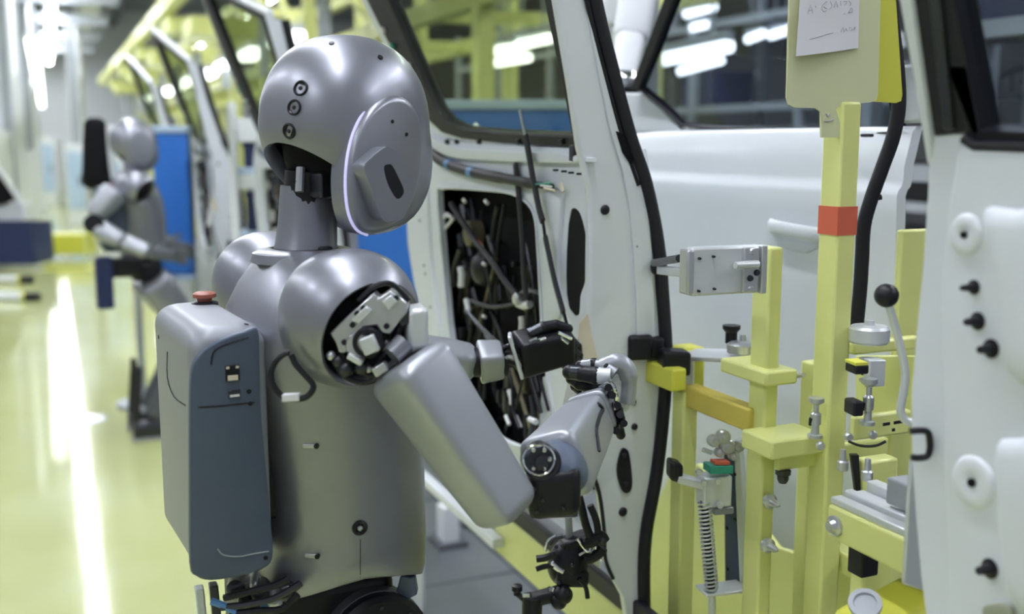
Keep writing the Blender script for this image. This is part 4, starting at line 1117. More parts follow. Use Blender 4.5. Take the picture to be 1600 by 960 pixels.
# rounded base cover with a socket
BCv = MB()
cb = at(1385, 962, 1.28)
rbox(BCv, cb + V((-0.05, -0.02, -0.03)), cb + V((0.07, 0.03, -0.005)), ZV, (0.035, 0.045), (0.042, 0.045), 3.5, 0.02, 36, 5)
BC = BCv.build('base_cover', YELB, FX)
MB().lathe(at(1352, 946, 1.235), V((-0.25, -0.5, 0.8)), [(0, 0.020), (0.006, 0.020), (0.006, 0.014), (0.003, 0.013)], 24).build('cover_socket', GREYM, BC)

# ---- sign boards on the tall post
lS = ln(atn(1304, 100, 1.055))[0] - 0.012
def sg(u, v, d=0.0):
    return atl(u, v, lS - d)
SB = MB().plate([sg(u, v) for u, v in [(1222, -190), (1234, 0), (1230, 152), (1233, 163), (1242, 168), (1276, 169), (1283, 174), (1284, 215), (1318, 215), (1312, 190), (1306, 170), (1316, 164), (1360, 160), (1369, 157), (1372, 148), (1376, 0), (1372, -190)]], [], LV * 0.004).build('sign_board', YELP)
tag(SB, 'pale yellow sign board with a taped paper note, fixed on the tall yellow post', 'sign')
SB2 = MB().plate([sg(u, v, -0.03) for u, v in [(1350, -190), (1362, 0), (1358, 158), (1400, 161), (1408, 158), (1410, 148), (1400, 0), (1390, -190)]], [], LV * 0.004).build('sign_board', YELB)
tag(SB2, 'bright yellow board hanging right behind the pale sign board', 'sign')
ppr = [sg(u, v, d) for u, v, d in [(1252, -120, 0.002), (1250, 0, 0.004), (1244, 88, 0.014), (1295, 82, 0.008), (1341, 75, 0.003), (1343, 0, 0.002), (1342, -120, 0.002)]]
PN = MB().plate(ppr, [], LV * 0.0006).build('paper_note', PAPER)
tag(PN, 'white paper note with faint pencil handwriting stuck on the pale yellow board', 'paper')
pb = MB().plate(ppr, [], LV * 0.0006).bvh()
strokes = [[(1262, 22), (1266, 8), (1270, 21)], [(1263, 17), (1269, 16)], [(1274, 9), (1275, 12)], [(1292, 2), (1285, 8), (1284, 15), (1288, 18), (1292, 14), (1287, 11)], [(1297, 2), (1300, 10), (1296, 14)], [(1303, 12), (1306, 2), (1309, 11)],
           [(1313, 1), (1314, 9)], [(1318, 2), (1324, 2), (1320, 8)], [(1326, 1), (1330, 6), (1327, 9)], [(1326, 20), (1330, 12), (1332, 19), (1325, 19)], [(1318, 22), (1320, 21)],
           [(1265, 61), (1278, 58), (1290, 54), (1302, 51)], [(1314, 50), (1317, 43), (1319, 50), (1322, 44), (1324, 49)], [(1327, 48), (1327, 43), (1331, 45), (1329, 48)], [(1332, 47), (1336, 42), (1335, 47)]]
for s in strokes:
    q = [pb.ray_cast(CAM, ray(u, v).normalized())[0] for u, v in s]
    q = [x for x in q if x]
    if len(q) > 1:
        MB().tube(smooth_pts(q, 2), 0.0006, 5).build('pencil_stroke', INK, PN)
for pts in ([(1291, 177), (1294, 183), (1297, 178)], [(1288, 189), (1294, 190), (1302, 187)]):
    MB().tube([sg(u, v, 0.0005) for u, v in pts], 0.0010, 5).build('scuff_mark', INK, SB)
# ================================================================== carrier rails under the doors
def rail(n, w, pxT, pxB, uF, uN, name, m, label, cat):
    zT, zb_ = atn(*pxT, n).z, atn(*pxB, n).z
    l0 = ln(atn(uN, 900, n))[0]
    l1 = ln(atn(uF, (pxT[1] + pxB[1]) / 2, n))[0]
    o = MB().lbox(l0, l1, n, n + w, zb_, zT).build(name, m, None, 0.004)
    return tag(o, label, cat)
rail(0.93, 0.03, (855, 862), (855, 935), 772, 1150, 'carrier_beam', YEL, 'yellow carrier beam below the white door, under the black gripper head', 'beam')
rail(0.932, 0.016, (855, 834), (855, 861), 780, 1150, 'rubber_rail', RUBBER, 'black rail lying on the yellow carrier beam', 'rail')
rail(0.965, 0.05, (850, 802), (850, 856), 800, 905, 'sill_rail', PALE, 'white sill rail just behind the black rail', 'rail')
rail(0.90, 0.03, (720, 800), (720, 814), 560, 770, 'guide_rail', PALE, 'thin white guide rail continuing the yellow beam to the left', 'rail')
for i, (u, v) in enumerate(((700, 815), (735, 812))):
    y = (4.1, 4.35)[i]
    c = at(u, v, y)
    l, n, _ = ln(c)
    o = tag(MB().lbox(l - 0.04, l + 0.04, n - 0.035, n + 0.035, 0.0, c.z + 0.07).build('support_foot', PALE, None, 0.006), ['white support foot below the rails, left of the other one', 'white support foot below the rails, right of the other one'][i], 'support')
    MB().lbox(l - 0.07, l + 0.07, n - 0.06, n + 0.06, 0, 0.02).build('foot_plate', DGREY, o, 0.003)

# black gripper head standing on the rail below the forearm
GR = thing('gripper_head', 'black mechanical gripper head with chrome links below the robot\'s right forearm', 'gripper', at(890, 935, 1.72))
yg = 1.70
MB().ball(at(888, 878, yg), (V((1, 0, 0.2)), V((0, 1, 0)), ZV), (0.036, 0.032, 0.042), 18, 12).build('gripper_body', DARK, GR)
MB().box(at(900, 850, yg), (V((1, 0.2, 0.3)), V((-0.2, 1, 0)), V((-0.3, 0, 1))), (0.05, 0.04, 0.03)).build('gripper_housing', DARK, GR, 0.008, 3)
MB().cyl(at(888, 808, yg), at(890, 845, yg), 0.006, n=12).build('gripper_shaft', GREYM, GR)
MB().box(at(892, 900, yg - 0.01), (V((1, 0.2, -0.1)), V((-0.2, 1, 0)), V((0.1, 0, 1))), (0.055, 0.04, 0.03)).build('gripper_housing', DARK, GR, 0.008, 3)
for pts, r, m in (([(868, 866), (852, 872), (838, 874)], 0.006, DARK), ([(866, 884), (850, 886), (838, 890)], 0.0045, DARK), ([(858, 850), (866, 842), (880, 838)], 0.004, GUN),
                  ([(912, 850), (925, 846), (938, 838), (944, 846)], 0.010, DARK), ([(915, 876), (932, 868), (942, 856)], 0.009, DARK), ([(905, 905), (915, 918), (918, 935)], 0.004, DARK),
                  ([(902, 842), (912, 856), (920, 862), (926, 846)], 0.003, CHROME), ([(930, 852), (934, 866), (940, 876)], 0.003, CHROME), ([(862, 880), (870, 888), (880, 894)], 0.0045, CHROME),
                  ([(852, 862), (856, 846), (868, 838)], 0.0022, CHROME), ([(858, 918), (862, 928), (866, 918)], 0.003, CHROME), ([(905, 868), (920, 862), (936, 880)], 0.002, STEEL),
                  ([(925, 845), (915, 820), (908, 790), (904, 775)], 0.007, DARK), ([(935, 842), (932, 815), (922, 790)], 0.006, RUBBER)):
    MB().tube(smooth_pts([at(u, v, yg - 0.03) for u, v in pts], 4), r, 10).build('gripper_link', m, GR)
for u, v, r in ((873, 912, 0.004), (869, 855, 0.0035), (879, 853, 0.0035), (941, 846, 0.008), (894, 884, 0.0045), (873, 940, 0.014), (880, 930, 0.016)):
    MB().ball(at(u, v, yg - 0.036), (V((1, 0, 0)), V((0, 1, 0)), ZV), (r, r, r), 12, 8).build('gripper_joint', [GUN, DARK][r > 0.01], GR)
MB().cyl(at(880, 925, yg - 0.02), at(832, 938, yg - 0.03), 0.013, n=16).build('gripper_arm', DARK, GR)
MB().cyl(at(832, 932, yg - 0.03), at(830, 985, yg - 0.03), 0.017, n=18).build('gripper_leg', DARK, GR)
MB().lathe(at(808, 930, yg - 0.03), ZV, [(0, 0.006), (0.006, 0.006), (0.008, 0.009), (0.016, 0.009), (0.018, 0.006)], 14).build('gripper_knob', DARK, GR)
MB().cyl(at(808, 928, yg - 0.03), at(828, 945, yg - 0.03), 0.005, n=10).build('gripper_knob_arm', GUN, GR)
MB().box(at(822, 931, yg - 0.048), (V((1, 0, 0)), V((0, 1, 0)), ZV), (0.012, 0.004, 0.006)).build('gripper_plate', STEEL, GR, 0.001)

# ================================================================== second robot
FR2 = Fr((at(208, 300, 5.75).x, 5.75), 26)
R2 = thing('humanoid_robot', 'blurred grey humanoid robot in the background working at the blue panel', 'robot', FR2.p(0, 0, 0))
torso(FR2, R2)
hm = MB()
HC2 = at(208, 225, 5.78)
HF2 = Fr((0, 0), 30)
egg_shell(hm, HC2, HF2.f, HF2.r, (0.122, 0.107, 0.133, 0.150), (-HF2.f * 0.6 - ZV * 0.8), math.radians(38), jaw=0.03, n=32, m=16)
H2 = hm.build('head_shell', SHELL, R2, smooth=60)
MB().ball(HC2, (HF2.f, HF2.r, ZV), (0.1, 0.09, 0.115), 16, 10).build('head_core', DARKER, H2)
ear = [HC2 + HF2.r * 0.098 + HF2.f * (0.02 + 0.075 * math.cos(t)) + ZV * (-0.02 + 0.1 * math.sin(t)) for t in ang(20)]
MB().pillow(ear, HF2.r, 0.05, 0.012, 0.012, 0.15).build('ear_cover', SHELL, H2)
MB().loft([ring(FR2.p(0, 0, z), FR2.f, FR2.r, r, r, 2.3, 24) for z, r in ((1.40, 0.05), (1.45, 0.042), (1.56, 0.04))]).build('neck', SHELL, R2)
MB().loft([ring(FR2.p(-0.12 + s_, 0, z), FR2.f, FR2.r, 0.066 * s, 0.135 * s, 6, 32) for z, s, s_ in ((1.02, 0.85, 0.01), (1.05, 1, 0), (1.32, 1, 0), (1.345, 0.95, 0), (1.352, 0.8, 0))]).build('backpack', PACK, R2)
MB().lathe(FR2.p(-0.12, 0.02, 1.35), ZV, [(0, 0.02), (0.012, 0.02), (0.02, 0.01)], 16).build('emergency_stop_button', REDB, R2)
def y2(u, v, y=5.6):
    return at(u, v, y)
for s in (1, -1):
    shoulder(FR2.p(0.0, 0.185 * s, 1.355), (FR2.f * 0.6 + FR2.r * 0.6 * s - ZV * 0.4), 'shoulder_shell', R2, FR2)
    MB().ball(FR2.p(0.0, 0.185 * s, 1.355), (FR2.f, FR2.r, ZV), (0.065,) * 3, 16, 10).build('shoulder_core', DARKER, R2)
m_ = MB(); rbox(m_, y2(182, 298, 5.5), y2(146, 338, 5.45), V((0, -1, 0.6)), (0.058, 0.058), (0.045, 0.045), 4, 0.02, 28, 4); m_.build('upper_arm', SHELL2, R2)
MB().cyl(y2(146, 350, 5.40), y2(150, 350, 5.52), 0.05, n=20).build('elbow_joint', DARK, R2)
m_ = MB(); rbox(m_, y2(152, 356, 5.45), y2(192, 378, 5.45), V((0, -1, 0.6)), (0.05, 0.05), (0.04, 0.04), 4, 0.015, 28, 4); m_.build('forearm', SHELL2, R2)
m_ = MB(); rbox(m_, y2(194, 379, 5.45), y2(232, 394, 5.45), V((0, -1, 0.6)), (0.04, 0.04), (0.034, 0.034), 4, 0.01, 28, 4); m_.build('wrist_cuff', SHELL2, R2)
def hand2(c, d):
    m_ = MB(); rbox(m_, c, c + d * 0.12, ZV, (0.036, 0.024), (0.032, 0.022), 3, 0.015, 24, 4)
    h = m_.build('hand_palm', DGREY, R2)
    s = d.cross(ZV).normalized()
    for k in range(4):
        q = c + d * 0.11 + ZV * (0.03 - 0.02 * k)
        MB().tube([q, q + d * 0.04 - s * 0.004, q + d * 0.065 + s * 0.02, q + d * 0.06 + s * 0.045], [0.010, 0.010, 0.009, 0.008], 8).build('finger', DGREY, h)
    q = c + d * 0.04 + ZV * 0.03
    MB().tube([q, q + d * 0.03 + ZV * 0.03, q + d * 0.065 + ZV * 0.035], [0.012, 0.011, 0.009], 8).build('thumb', DGREY, h)
hand2(y2(236, 395, 5.45), V((0.9, 0.3, -0.15)).normalized())
m_ = MB(); rbox(m_, FR2.p(0.02, -0.19, 1.33), y2(225, 350, 6.0), V((0, -1, 0.6)), (0.052, 0.052), (0.042, 0.042), 4, 0.02, 28, 4); m_.build('upper_arm', SHELL2, R2)
m_ = MB(); rbox(m_, y2(225, 355, 6.0), y2(262, 376, 6.0), V((0, -1, 0.6)), (0.04, 0.04), (0.034, 0.034), 4, 0.015, 28, 4); m_.build('forearm', DGREY, R2)
hand2(y2(258, 376, 5.98), V((0.9, 0.25, -0.45)).normalized())
MB().box(FR2.p(0.04, 0, 0.91), (FR2.f, FR2.r, ZV), (0.16, 0.2, 0.12)).build('pelvis', DARK, R2, 0.03, 3)
MB().box(y2(188, 418, 5.6), (FR2.f, FR2.r, ZV), (0.20, 0.12, 0.10)).build('waist_belt', DARK, R2, 0.02, 3)
MB().box(y2(163, 442, 5.5), (FR2.f, FR2.r, ZV), (0.085, 0.08, 0.27)).build('tool_pouch', NAVY, R2, 0.012, 3)
for s in (1, -1):
    kn = FR2.p(0.26, s * 0.12, 0.55)
    an = FR2.p(0.02 + (0 if s < 0 else 0.0), s * 0.12, 0.12)
    m_ = MB(); rbox(m_, FR2.p(0.06, s * 0.115, 0.86), kn, FR2.f, (0.105, 0.085), (0.07, 0.065), 3.0, 0.04, 28, 4); m_.build('thigh', SHELL, R2)
    MB().cyl(kn - FR2.r * 0.055, kn + FR2.r * 0.055, 0.055, n=20).build('knee_joint', DARK, R2)
    m_ = MB(); rbox(m_, kn, an, FR2.f, (0.05, 0.045), (0.04, 0.04), 3.5, 0.02, 28, 4); m_.build('shin', DGREY, R2)
    m_ = MB(); rbox(m_, an + FR2.f * -0.10 - ZV * 0.07, an + FR2.f * 0.14 - ZV * 0.07, ZV, (0.05, 0.05), (0.04, 0.045), 4, 0.02, 28, 4); m_.build('foot', GUN, R2)
    MB().box(an + FR2.f * 0.02 - ZV * 0.112, (FR2.f, FR2.r, ZV), (0.25, 0.10, 0.016)).build('foot_sole', PACKTOP, R2, 0.004)
    for k in (-1, 1):
        MB().cyl(an + FR2.r * 0.03 * k + FR2.f * -0.05 + ZV * 0.28, an + FR2.r * 0.03 * k - FR2.f * 0.08 - ZV * 0.04, 0.014, n=10).build('ankle_rod', DARK, R2)

# ================================================================== left and far background
mon = thing('equipment_cover', 'black padded equipment cover behind the second robot\'s head', 'cover', at(150, 680, 6.6) * 1.0)
mon.location = V((mon.location.x, mon.location.y, 0.0)); mon['_o'] = tuple(mon.location)
c = at(151, 240, 6.4)
m_ = MB(); rbox(m_, c - ZV * 0.21, c + ZV * 0.21, V((1, 0, 0)), (0.09, 0.07), (0.06, 0.06), 3, 0.05, 28, 5); m_.build('cover_body', DARKER, mon)
MB().box(c + V((0.085, 0, 0.0)), (V((1, 0, 0.1)), V((0, 1, 0)), ZV), (0.03, 0.05, 0.34)).build('cover_edge', PALE, mon, 0.01)
px_ = V((at(212, 400, 6.4).x, 6.4, 0))
MB().tube([V((px_.x, 6.4, 0)), V((px_.x, 6.4, 1.2)), V((px_.x - 0.05, 6.4, 1.3)), V((c.x, 6.4, c.z - 0.12))], 0.022, 12).build('stand_pole', GREYM, mon)
MB().lathe(px_, ZV, [(0, 0.16), (0.02, 0.16), (0.03, 0.1)], 24).build('stand_base', GREYM, mon)

def panel(name, m, u0, u1, vT, vB, y, th, label, cat, feet=True):
    a, b = at(u0, vT, y), at(u1, vB, y)
    o = thing(name, label, cat, V(((a.x + b.x) / 2, y, 0)))
    MB().box(V(((a.x + b.x) / 2, y, (a.z + b.z) / 2)), (V((1, 0, 0)), V((0, 1, 0)), ZV), (b.x - a.x, th, a.z - b.z)).build('board', m, o, 0.01)
    for s in (0.12, 0.88):
        x = lerp(a.x, b.x, s)
        MB().box(V((x, y + th / 2 + 0.025, a.z / 2)), (V((1, 0, 0)), V((0, 1, 0)), ZV), (0.04, 0.04, a.z)).build('leg', PALE, o, 0.005)
    MB().box(V(((a.x + b.x) / 2, y, a.z + 0.02)), (V((1, 0, 0)), V((0, 1, 0)), ZV), (b.x - a.x + 0.02, th + 0.02, 0.04)).build('top_rail', PALEB, o, 0.006)
    MB().box(V(((a.x + b.x) / 2, y, b.z - 0.02)), (V((1, 0, 0)), V((0, 1, 0)), ZV), (b.x - a.x + 0.02, th + 0.02, 0.03)).build('bottom_rail', PALEB, o, 0.006)
    return o
bp_ = panel('parts_panel', BLUE, 240, 304, 208, 428, 6.25, 0.08, 'tall blue plastic panel in front of the second robot', 'panel')
panel('parts_panel', BLUE, 560, 655, 335, 470, 3.4, 0.08, 'blue plastic panel showing between the robot\'s chin and the door', 'panel')
panel('parts_panel', BLUE, 672, 905, 172, 232, 4.6, 0.10, 'long blue panel seen low through the door window', 'panel')

# shelf rack with navy bins
rk = thing('shelf_rack', 'pale shelf rack holding navy bins, left of the nearest robot\'s neck', 'shelf', V((at(400, 300, 5.15).x, 5.15, 0)))
def rbx(u0, u1, v0, v1, y, d, name, m, root, bev=0.004):
    a, b = at(u0, v0, y), at(u1, v1, y)
    return MB().box(V(((a.x + b.x) / 2, y + d / 2, (a.z + b.z) / 2)), (V((1, 0, 0)), V((0, 1, 0)), ZV), (b.x - a.x, d, a.z - b.z)).build(name, m, root, bev)
for v0, v1 in ((185, 222), (272, 296), (370, 388)):
    rbx(366, 500, v0, v1, 5.15, 0.34, 'shelf_board', PALE, rk)
for v0 in (262, 362):
    rbx(366, 500, v0, v0 + 12, 5.15, 0.34, 'shelf_mat', PALEB, rk)
for u in (362, 496):
    for y in (5.15, 5.47):
        a = at(u, 160, y)
        MB().box(V((a.x, y, a.z / 2)), (V((1, 0, 0)), V((0, 1, 0)), ZV), (0.035, 0.035, a.z)).build('rack_post', PALE, rk, 0.004)
rbx(395, 412, 187, 192, 5.14, 0.01, 'shelf_tag', DARK, rk, 0.001)
def bin_(u0, u1, v0, v1, y, d, label, m=NAVY):
    a, b = at(u0, v0, y), at(u1, v1, y)
    w, h = b.x - a.x, a.z - b.z
    cx, cy = (a.x + b.x) / 2, y + d / 2
    o = thing('storage_bin', label, 'bin', V((cx, cy, b.z)), 'navy storage bins')
    X, Y = V((1, 0, 0)), V((0, 1, 0))
    MB().box(V((cx, cy, b.z + 0.008)), (X, Y, ZV), (w, d, 0.016)).build('bin_floor', m, o)
    for s in (-1, 1):
        MB().box(V((cx + s * (w / 2 - 0.006), cy, b.z + h / 2)), (X, Y, ZV), (0.012, d, h)).build('bin_side', m, o, 0.003)
        MB().box(V((cx, cy + s * (d / 2 - 0.006), b.z + h / 2)), (X, Y, ZV), (w, 0.012, h)).build('bin_end', m, o, 0.003)
    MB().box(V((cx, cy - d / 2, b.z + h - 0.012)), (X, Y, ZV), (w + 0.01, 0.02, 0.022)).build('bin_lip', m, o, 0.003)
    return o
bin_(380, 470, 222, 262, 5.18, 0.28, 'navy storage bin on the upper shelf of the pale rack')
bin_(384, 470, 300, 362, 5.18, 0.28, 'navy storage bin on the lower shelf of the pale rack')

# left border: bin, tilted screen, bars on the floor, barrier
nb_ = bin_(-60, 54, 350, 414, 13.4, 0.6, 'navy storage bin on the floor at the left border')
sc_ = thing('tilted_screen', 'tilted black screen with a white edge on a pale stand at the left border', 'screen', V((at(0, 400, 14.2).x, 14.2, 0)))
pts = [(-60, 225), (-2, 262), (30, 312), (-4, 322), (-60, 330)]
MB().plate([at(u, v, 14.1) for u, v in pts], [], V((0, 0.06, 0))).build('screen_face', DARKER, sc_, 0.01)
MB().tube([at(u, v, 14.08) for u, v in [(-6, 258), (30, 312)]], 0.03, 8).build('screen_edge', PALE, sc_)
MB().plate([at(u, v, 14.15) for u, v in [(-60, 318), (36, 318), (40, 350), (-60, 350)]], [], V((0, 0.3, 0))).build('screen_stand', PALE, sc_, 0.02)
a = at(-10, 350, 14.3)
MB().box(V((a.x, 14.3, a.z / 2)), (V((1, 0, 0)), V((0, 1, 0)), ZV), (0.3, 0.2, a.z)).build('stand_leg', PALE, sc_, 0.01)
for i, (v, ue) in enumerate(((437, 52), (465, 62))):
    g = atz(0, v + 6, 0.0)
    x1 = atz(ue, v + 6, 0.0).x
    o = thing('floor_bar', ['white floor bar with a black end cap, the one farther from the camera', 'white floor bar with a black end cap, the one nearer to the camera'][i], 'bar', V((x1, g.y, 0)), 'floor bars at the left border')
    MB().cyl(V((x1 - 0.9, g.y, 0.045)), V((x1 - 0.12, g.y, 0.045)), 0.042, n=18).build('bar_tube', PALE, o)
    MB().cyl(V((x1 - 0.14, g.y, 0.045)), V((x1, g.y, 0.045)), 0.045, n=18).build('end_cap', DARK, o)
    MB().cyl(V((x1 - 0.17, g.y, 0.045)), V((x1 - 0.14, g.y, 0.045)), 0.0455, n=18).build('yellow_ring', YELB, o)
br = thing('floor_barrier', 'low yellow barrier across the far end of the aisle', 'barrier', V((at(98, 400, 14.8).x, 14.8, 0)))
rbx(62, 138, 366, 398, 14.8, 0.3, 'barrier_board', YELB, br, 0.02)
for u in (64, 130):
    rbx(u, u + 6, 362, 401, 14.75, 0.05, 'barrier_post', YEL, br)
fm_ = MB().lathe(atz(130, 656, 0.0), ZV, [(0.0005, 0.13), (0.0015, 0.13)], 40).build('floor_marking', mat('faded_blue_paint', (0.50, 0.53, 0.56), 0.25, 0, 0.1, 4))
tag(fm_, 'faded blue round marking on the yellow aisle floor', 'floor marking')

# yellow overhead gantry along the line
GA = thing('overhead_gantry', 'yellow steel gantry of beams and posts running overhead along the door line', 'gantry', P(8, 2.4, 0))
for n in (2.35, 3.5):
    for z in (2.38, 3.3):
        MB().lbox(5.4, 34, n, n + 0.11, z, z + 0.13).build('gantry_beam', YEL, GA, 0.006)
for i in range(12):
    l = 6.0 + i * 2.3
    for n in (2.35, 3.5):
        MB().lbox(l, l + 0.11, n, n + 0.11, 0, 3.3).build('gantry_post', YEL, GA, 0.006)
    MB().lbox(l, l + 0.1, 2.35, 3.6, 3.3, 3.43).build('gantry_crossbar', YEL, GA, 0.006)
    MB().lbox(l + 1.1, l + 1.16, 2.35, 3.6, 2.40, 2.5).build('gantry_crossbar', YEL, GA, 0.006)
    MB().box(P(l + 0.9, 2.4, 2.9), (LV * 0.9 + ZV * 0.43, NV, ZV), (1.9, 0.06, 0.07)).build('gantry_brace', YEL, GA, 0.004)
for i in range(10):
    l = 7.5 + i * 2.4
    MB().lbox(l, l + 0.9, 1.5, 2.3, 2.75 + 0.25 * (i % 2), 2.95 + 0.25 * (i % 2)).build('gantry_tray', YEL, GA, 0.01)
    MB().cyl(P(l + 0.4, 1.9, 2.2), P(l + 0.4, 1.9, 2.8), 0.05, n=14).build('tool_hoist', GREYM, GA)
MB().lbox(5.0, 34, 1.45, 1.6, 3.25, 3.45).build('gantry_beam', YEL, GA, 0.006)

# white overhead duct, cable trays
dct = MB().lbox(2.5, 44, 1.0, 1.45, 5.0, 5.2).build('overhead_duct', PALE, None, 0.01)
tag(dct, 'long white overhead duct running toward the far end of the aisle', 'duct')
tr_ = MB().lbox(5, 44, -1.3, -0.8, 4.2, 4.3).build('cable_tray', GREYM, None, 0.01)
tag(tr_, 'grey overhead cable tray left of the white duct', 'cable tray')
for i in range(8):
    l = 7 + i * 4.2
    MB().lbox(l, l + 0.12, -7, 1.5, 4.35, 4.6).build('tray_cross_beam', GREYM, tr_, 0.01)

# low work lights along the line
for i in range(9):
    l = 9.0 + i * 1.7
    w = thing('work_light', f'low work light tube beside the gantry, {ORD[i]} of the bright row above the second robot', 'lamp', P(l, 1.95, 2.5), 'work lights along the line')
    MB().lbox(l, l + 0.8, 1.85, 2.0, 2.50, 2.56).build('housing', PALE, w, 0.006)
    MB().lbox(l + 0.02, l + 0.78, 1.84, 2.01, 2.42, 2.50).build('tube', WORKL, w, 0.02)
for i, (a, b, y0, y1) in enumerate((((1012, 98), (1140, 72), 8.2, 7.4), ((1062, 112), (1128, 94), 9.4, 9.0), ((1072, 22), (1116, 10), 8.5, 8.2), ((1168, 62), (1194, 52), 9.0, 8.8), ((1204, 56), (1236, 46), 9.0, 8.8), ((1080, 44), (1108, 38), 9.5, 9.3),
                                     ((776, 80), (800, 76), 8.0, 7.8), ((806, 72), (860, 60), 8.0, 7.6), ((776, 98), (826, 90), 8.4, 8.0))):
    p0, p1 = at(*a, y0), at(*b, y1)
    w = thing('work_light', ['bright slanted work light tube seen through the rear door window', 'shorter work light tube just below the bright slanted one', 'work light tube near the upper edge, left part of the rear window', 'small work light tube left of the sign board', 'small work light tube touching the sign board edge', 'small work light tube under the topmost one in the rear window',
                             'short work light tube seen through the front door window beside the yellow post', 'long upper work light tube in the front door window', 'lower work light tube in the front door window'][i], 'lamp', lerp(p0, p1, 0.5), 'work lights beyond the doors')
    MB().tube([p0, p1], 0.032 if i else 0.045, 12).build('tube', WORKL, w)
    MB().tube([p0 + ZV * 0.07, p1 + ZV * 0.07], 0.04, 8).build('housing', GREYM, w)
    for t in (0.2, 0.8):
        q = lerp(p0, p1, t)
        MB().cyl(q + ZV * 0.07, V((q.x, q.y, 7.2)), 0.01, n=8).build('hanger_rod', GREYM, w)

# dark storage racks beyond the line
def rack(l0, l1, n, depth, zs_, label, rs):
    o = thing('storage_rack', label, 'rack', P((l0 + l1) / 2, n, 0), 'storage racks beyond the line')
    r = random.Random(rs)
    k = max(2, int((l1 - l0) / 1.3))
    for i in range(k + 1):
        l = lerp(l0, l1, i / k)
        for d in (0, depth):
            MB().lbox(l - 0.03, l + 0.03, n + d - 0.03, n + d + 0.03, 0, zs_[-1] + 0.4).build('rack_post', GREYM, o)
    for z in zs_:
        MB().lbox(l0, l1, n - 0.02, n + 0.02, z - 0.06, z).build('rack_beam', GREYM, o)
        MB().lbox(l0, l1, n, n + depth, z - 0.02, z).build('rack_shelf', DGREY, o)
    return o, r
def crates(o_, r, l0, l1, n, zs_, text):
    i = 0
    for z, sh in zip(zs_, ('lower shelf', 'middle shelf', 'upper shelf')):
        k = 0
        l = l0 + 0.15
        while l < l1 - 0.6:
            w = r.uniform(0.35, 0.6)
            h = r.uniform(0.18, 0.34)
            c = MB().lbox(l, l + w, n + 0.08, n + 0.5, z, z + h).build('crate', r.choice([NAVY, DGREY, DARK, DGREY]), None, 0.01)
            MB().lbox(l - 0.01, l + w + 0.01, n + 0.07, n + 0.51, z + h - 0.03, z + h).build('crate_rim', c.data.materials[0], c, 0.005)
            tag(c, f'{ORD[k]} crate from the camera on the {sh} of the {text}', 'crate', 'crates on the racks')
            k += 1
            l += w + r.uniform(1.0, 2.2)
            i += 1
ro, rr_ = rack(0.2, 3.4, 3.0, 0.6, (0.5, 1.0, 1.5, 2.0, 2.5), 'dark storage rack beyond the rear white door, near the right border', 2)
crates(ro, rr_, 0.2, 3.4, 3.0, (1.0, 1.5, 2.0), 'near storage rack')
ro, rr_ = rack(5.2, 14.0, 5.2, 0.7, (0.5, 1.2, 1.9, 2.6), 'long dark storage rack far beyond the door window', 3)
crates(ro, rr_, 5.2, 14.0, 5.2, (1.2, 1.9), 'long far rack')
# white handling arm between the doors
HA_ = thing('handling_arm', 'white jointed handling arm between the two white doors, top centre', 'robot arm', V((at(965, 100, 3.3).x, 3.3, 0)))
m_ = MB(); rbox(m_, at(972, 128, 3.2), at(985, 60, 3.3), V((1, 0, 0)), (0.04, 0.04), (0.045, 0.045), 3, 0.02, 28, 4); m_.build('lower_link', PALE, HA_)
m_ = MB(); rbox(m_, at(985, 65, 3.3), at(1005, -60, 3.4), V((1, 0, 0)), (0.055, 0.05), (0.06, 0.05), 3, 0.02, 28, 4); m_.build('upper_link', PALE, HA_)
m_ = MB(); rbox(m_, at(945, 40, 3.4), at(975, -40, 3.4), V((1, 0, 0)), (0.04, 0.04), (0.05, 0.05), 3, 0.02, 28, 4); m_.build('side_link', PALE, HA_)
MB().ball(at(975, 126, 3.18), (V((1, 0, 0)), V((0, 1, 0)), ZV), (0.05, 0.05, 0.035), 18, 12).build('wrist_cap', CHROME, HA_)
MB().lathe(at(978, 146, 3.18), ZV, [(0, 0.04), (0.014, 0.045), (0.03, 0.04)], 20).build('wrist_ring', DARK, HA_)
q = at(985, 60, 3.35)
MB().cyl(V((q.x + 0.05, 3.45, 0)), V((q.x + 0.05, 3.45, q.z + 0.5)), 0.05, n=18).build('arm_column', GREYM, HA_)

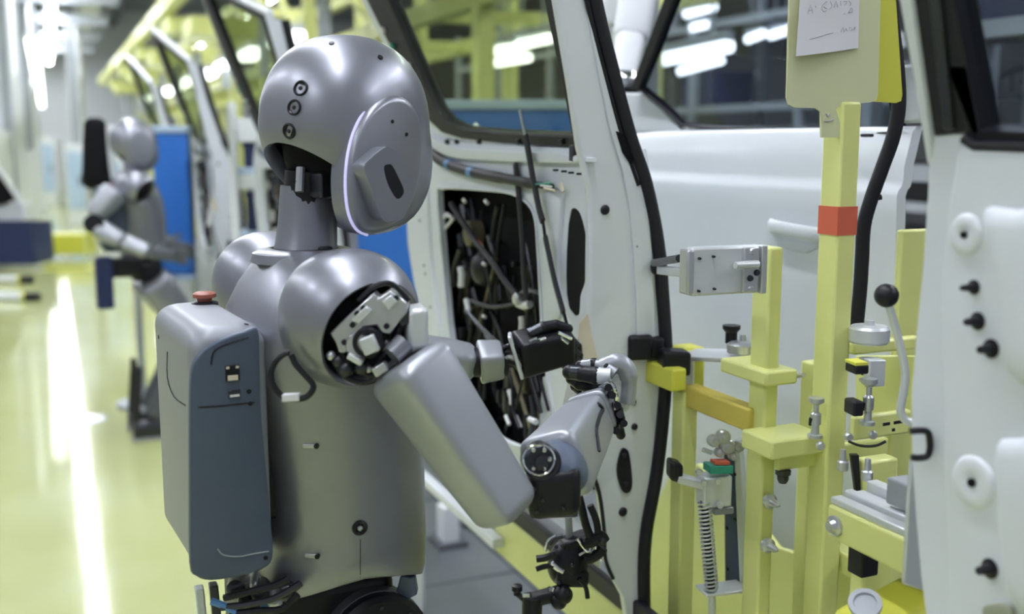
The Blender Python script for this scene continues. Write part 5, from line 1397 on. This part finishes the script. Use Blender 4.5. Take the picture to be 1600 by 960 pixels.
# pale columns and cabinets far left
for i, (u, y, w) in enumerate(((16, 19, 0.26), (48, 25, 0.26), (122, 28, 0.26))):
    x = at(u, 200, y).x
    o = thing('hall_column', ['pale steel hall column nearest the left border', 'pale steel hall column left of the far aisle end', 'pale steel hall column right of the far aisle end', 'pale steel hall column just left of the second robot', 'pale steel hall column cut by the left border'][i], 'column', V((x, y, 0)), 'hall columns')
    MB().box(V((x, y, 3.6)), (V((1, 0, 0)), V((0, 1, 0)), ZV), (w, 0.06, 7.2)).build('web', GREYM, o)
    for s in (-1, 1):
        MB().box(V((x + s * w / 2, y, 3.6)), (V((1, 0, 0)), V((0, 1, 0)), ZV), (0.04, w, 7.2)).build('flange', PALE, o)
    MB().box(V((x, y, 0.02)), (V((1, 0, 0)), V((0, 1, 0)), ZV), (w + 0.2, w + 0.2, 0.04)).build('base_plate', GREYM, o)
for i, (u0, u1, vT, y) in enumerate(((5, 40, 235, 22), (60, 84, 215, 28), (100, 132, 225, 21), (150, 190, 240, 15), (-60, -8, 205, 18))):
    a, b = at(u0, vT, y), at(u1, vT, y)
    o = thing('machine_cabinet', ['pale machine cabinet behind the tilted screen', 'pale machine cabinet at the far end of the aisle', 'pale machine cabinet behind the yellow barrier', 'pale machine cabinet behind the second robot\'s back', 'pale machine cabinet cut by the left border'][i], 'cabinet', V(((a.x + b.x) / 2, y, 0)), 'machine cabinets')
    MB().box(V(((a.x + b.x) / 2, y + 0.3, a.z / 2)), (V((1, 0, 0)), V((0, 1, 0)), ZV), (b.x - a.x, 0.6, a.z)).build('cabinet_body', PALE, o, 0.02)
    MB().box(V(((a.x + b.x) / 2, y - 0.01, a.z * 0.55)), (V((1, 0, 0)), V((0, 1, 0)), ZV), ((b.x - a.x) * 0.8, 0.03, a.z * 0.7)).build('cabinet_door', PALEB, o, 0.01)
    MB().box(V((b.x - 0.12, y - 0.03, a.z * 0.55)), (V((1, 0, 0)), V((0, 1, 0)), ZV), (0.03, 0.03, 0.2)).build('cabinet_handle', DARK, o, 0.005)
for o in bpy.data.objects:
    if '_o' in o:
        del o['_o']
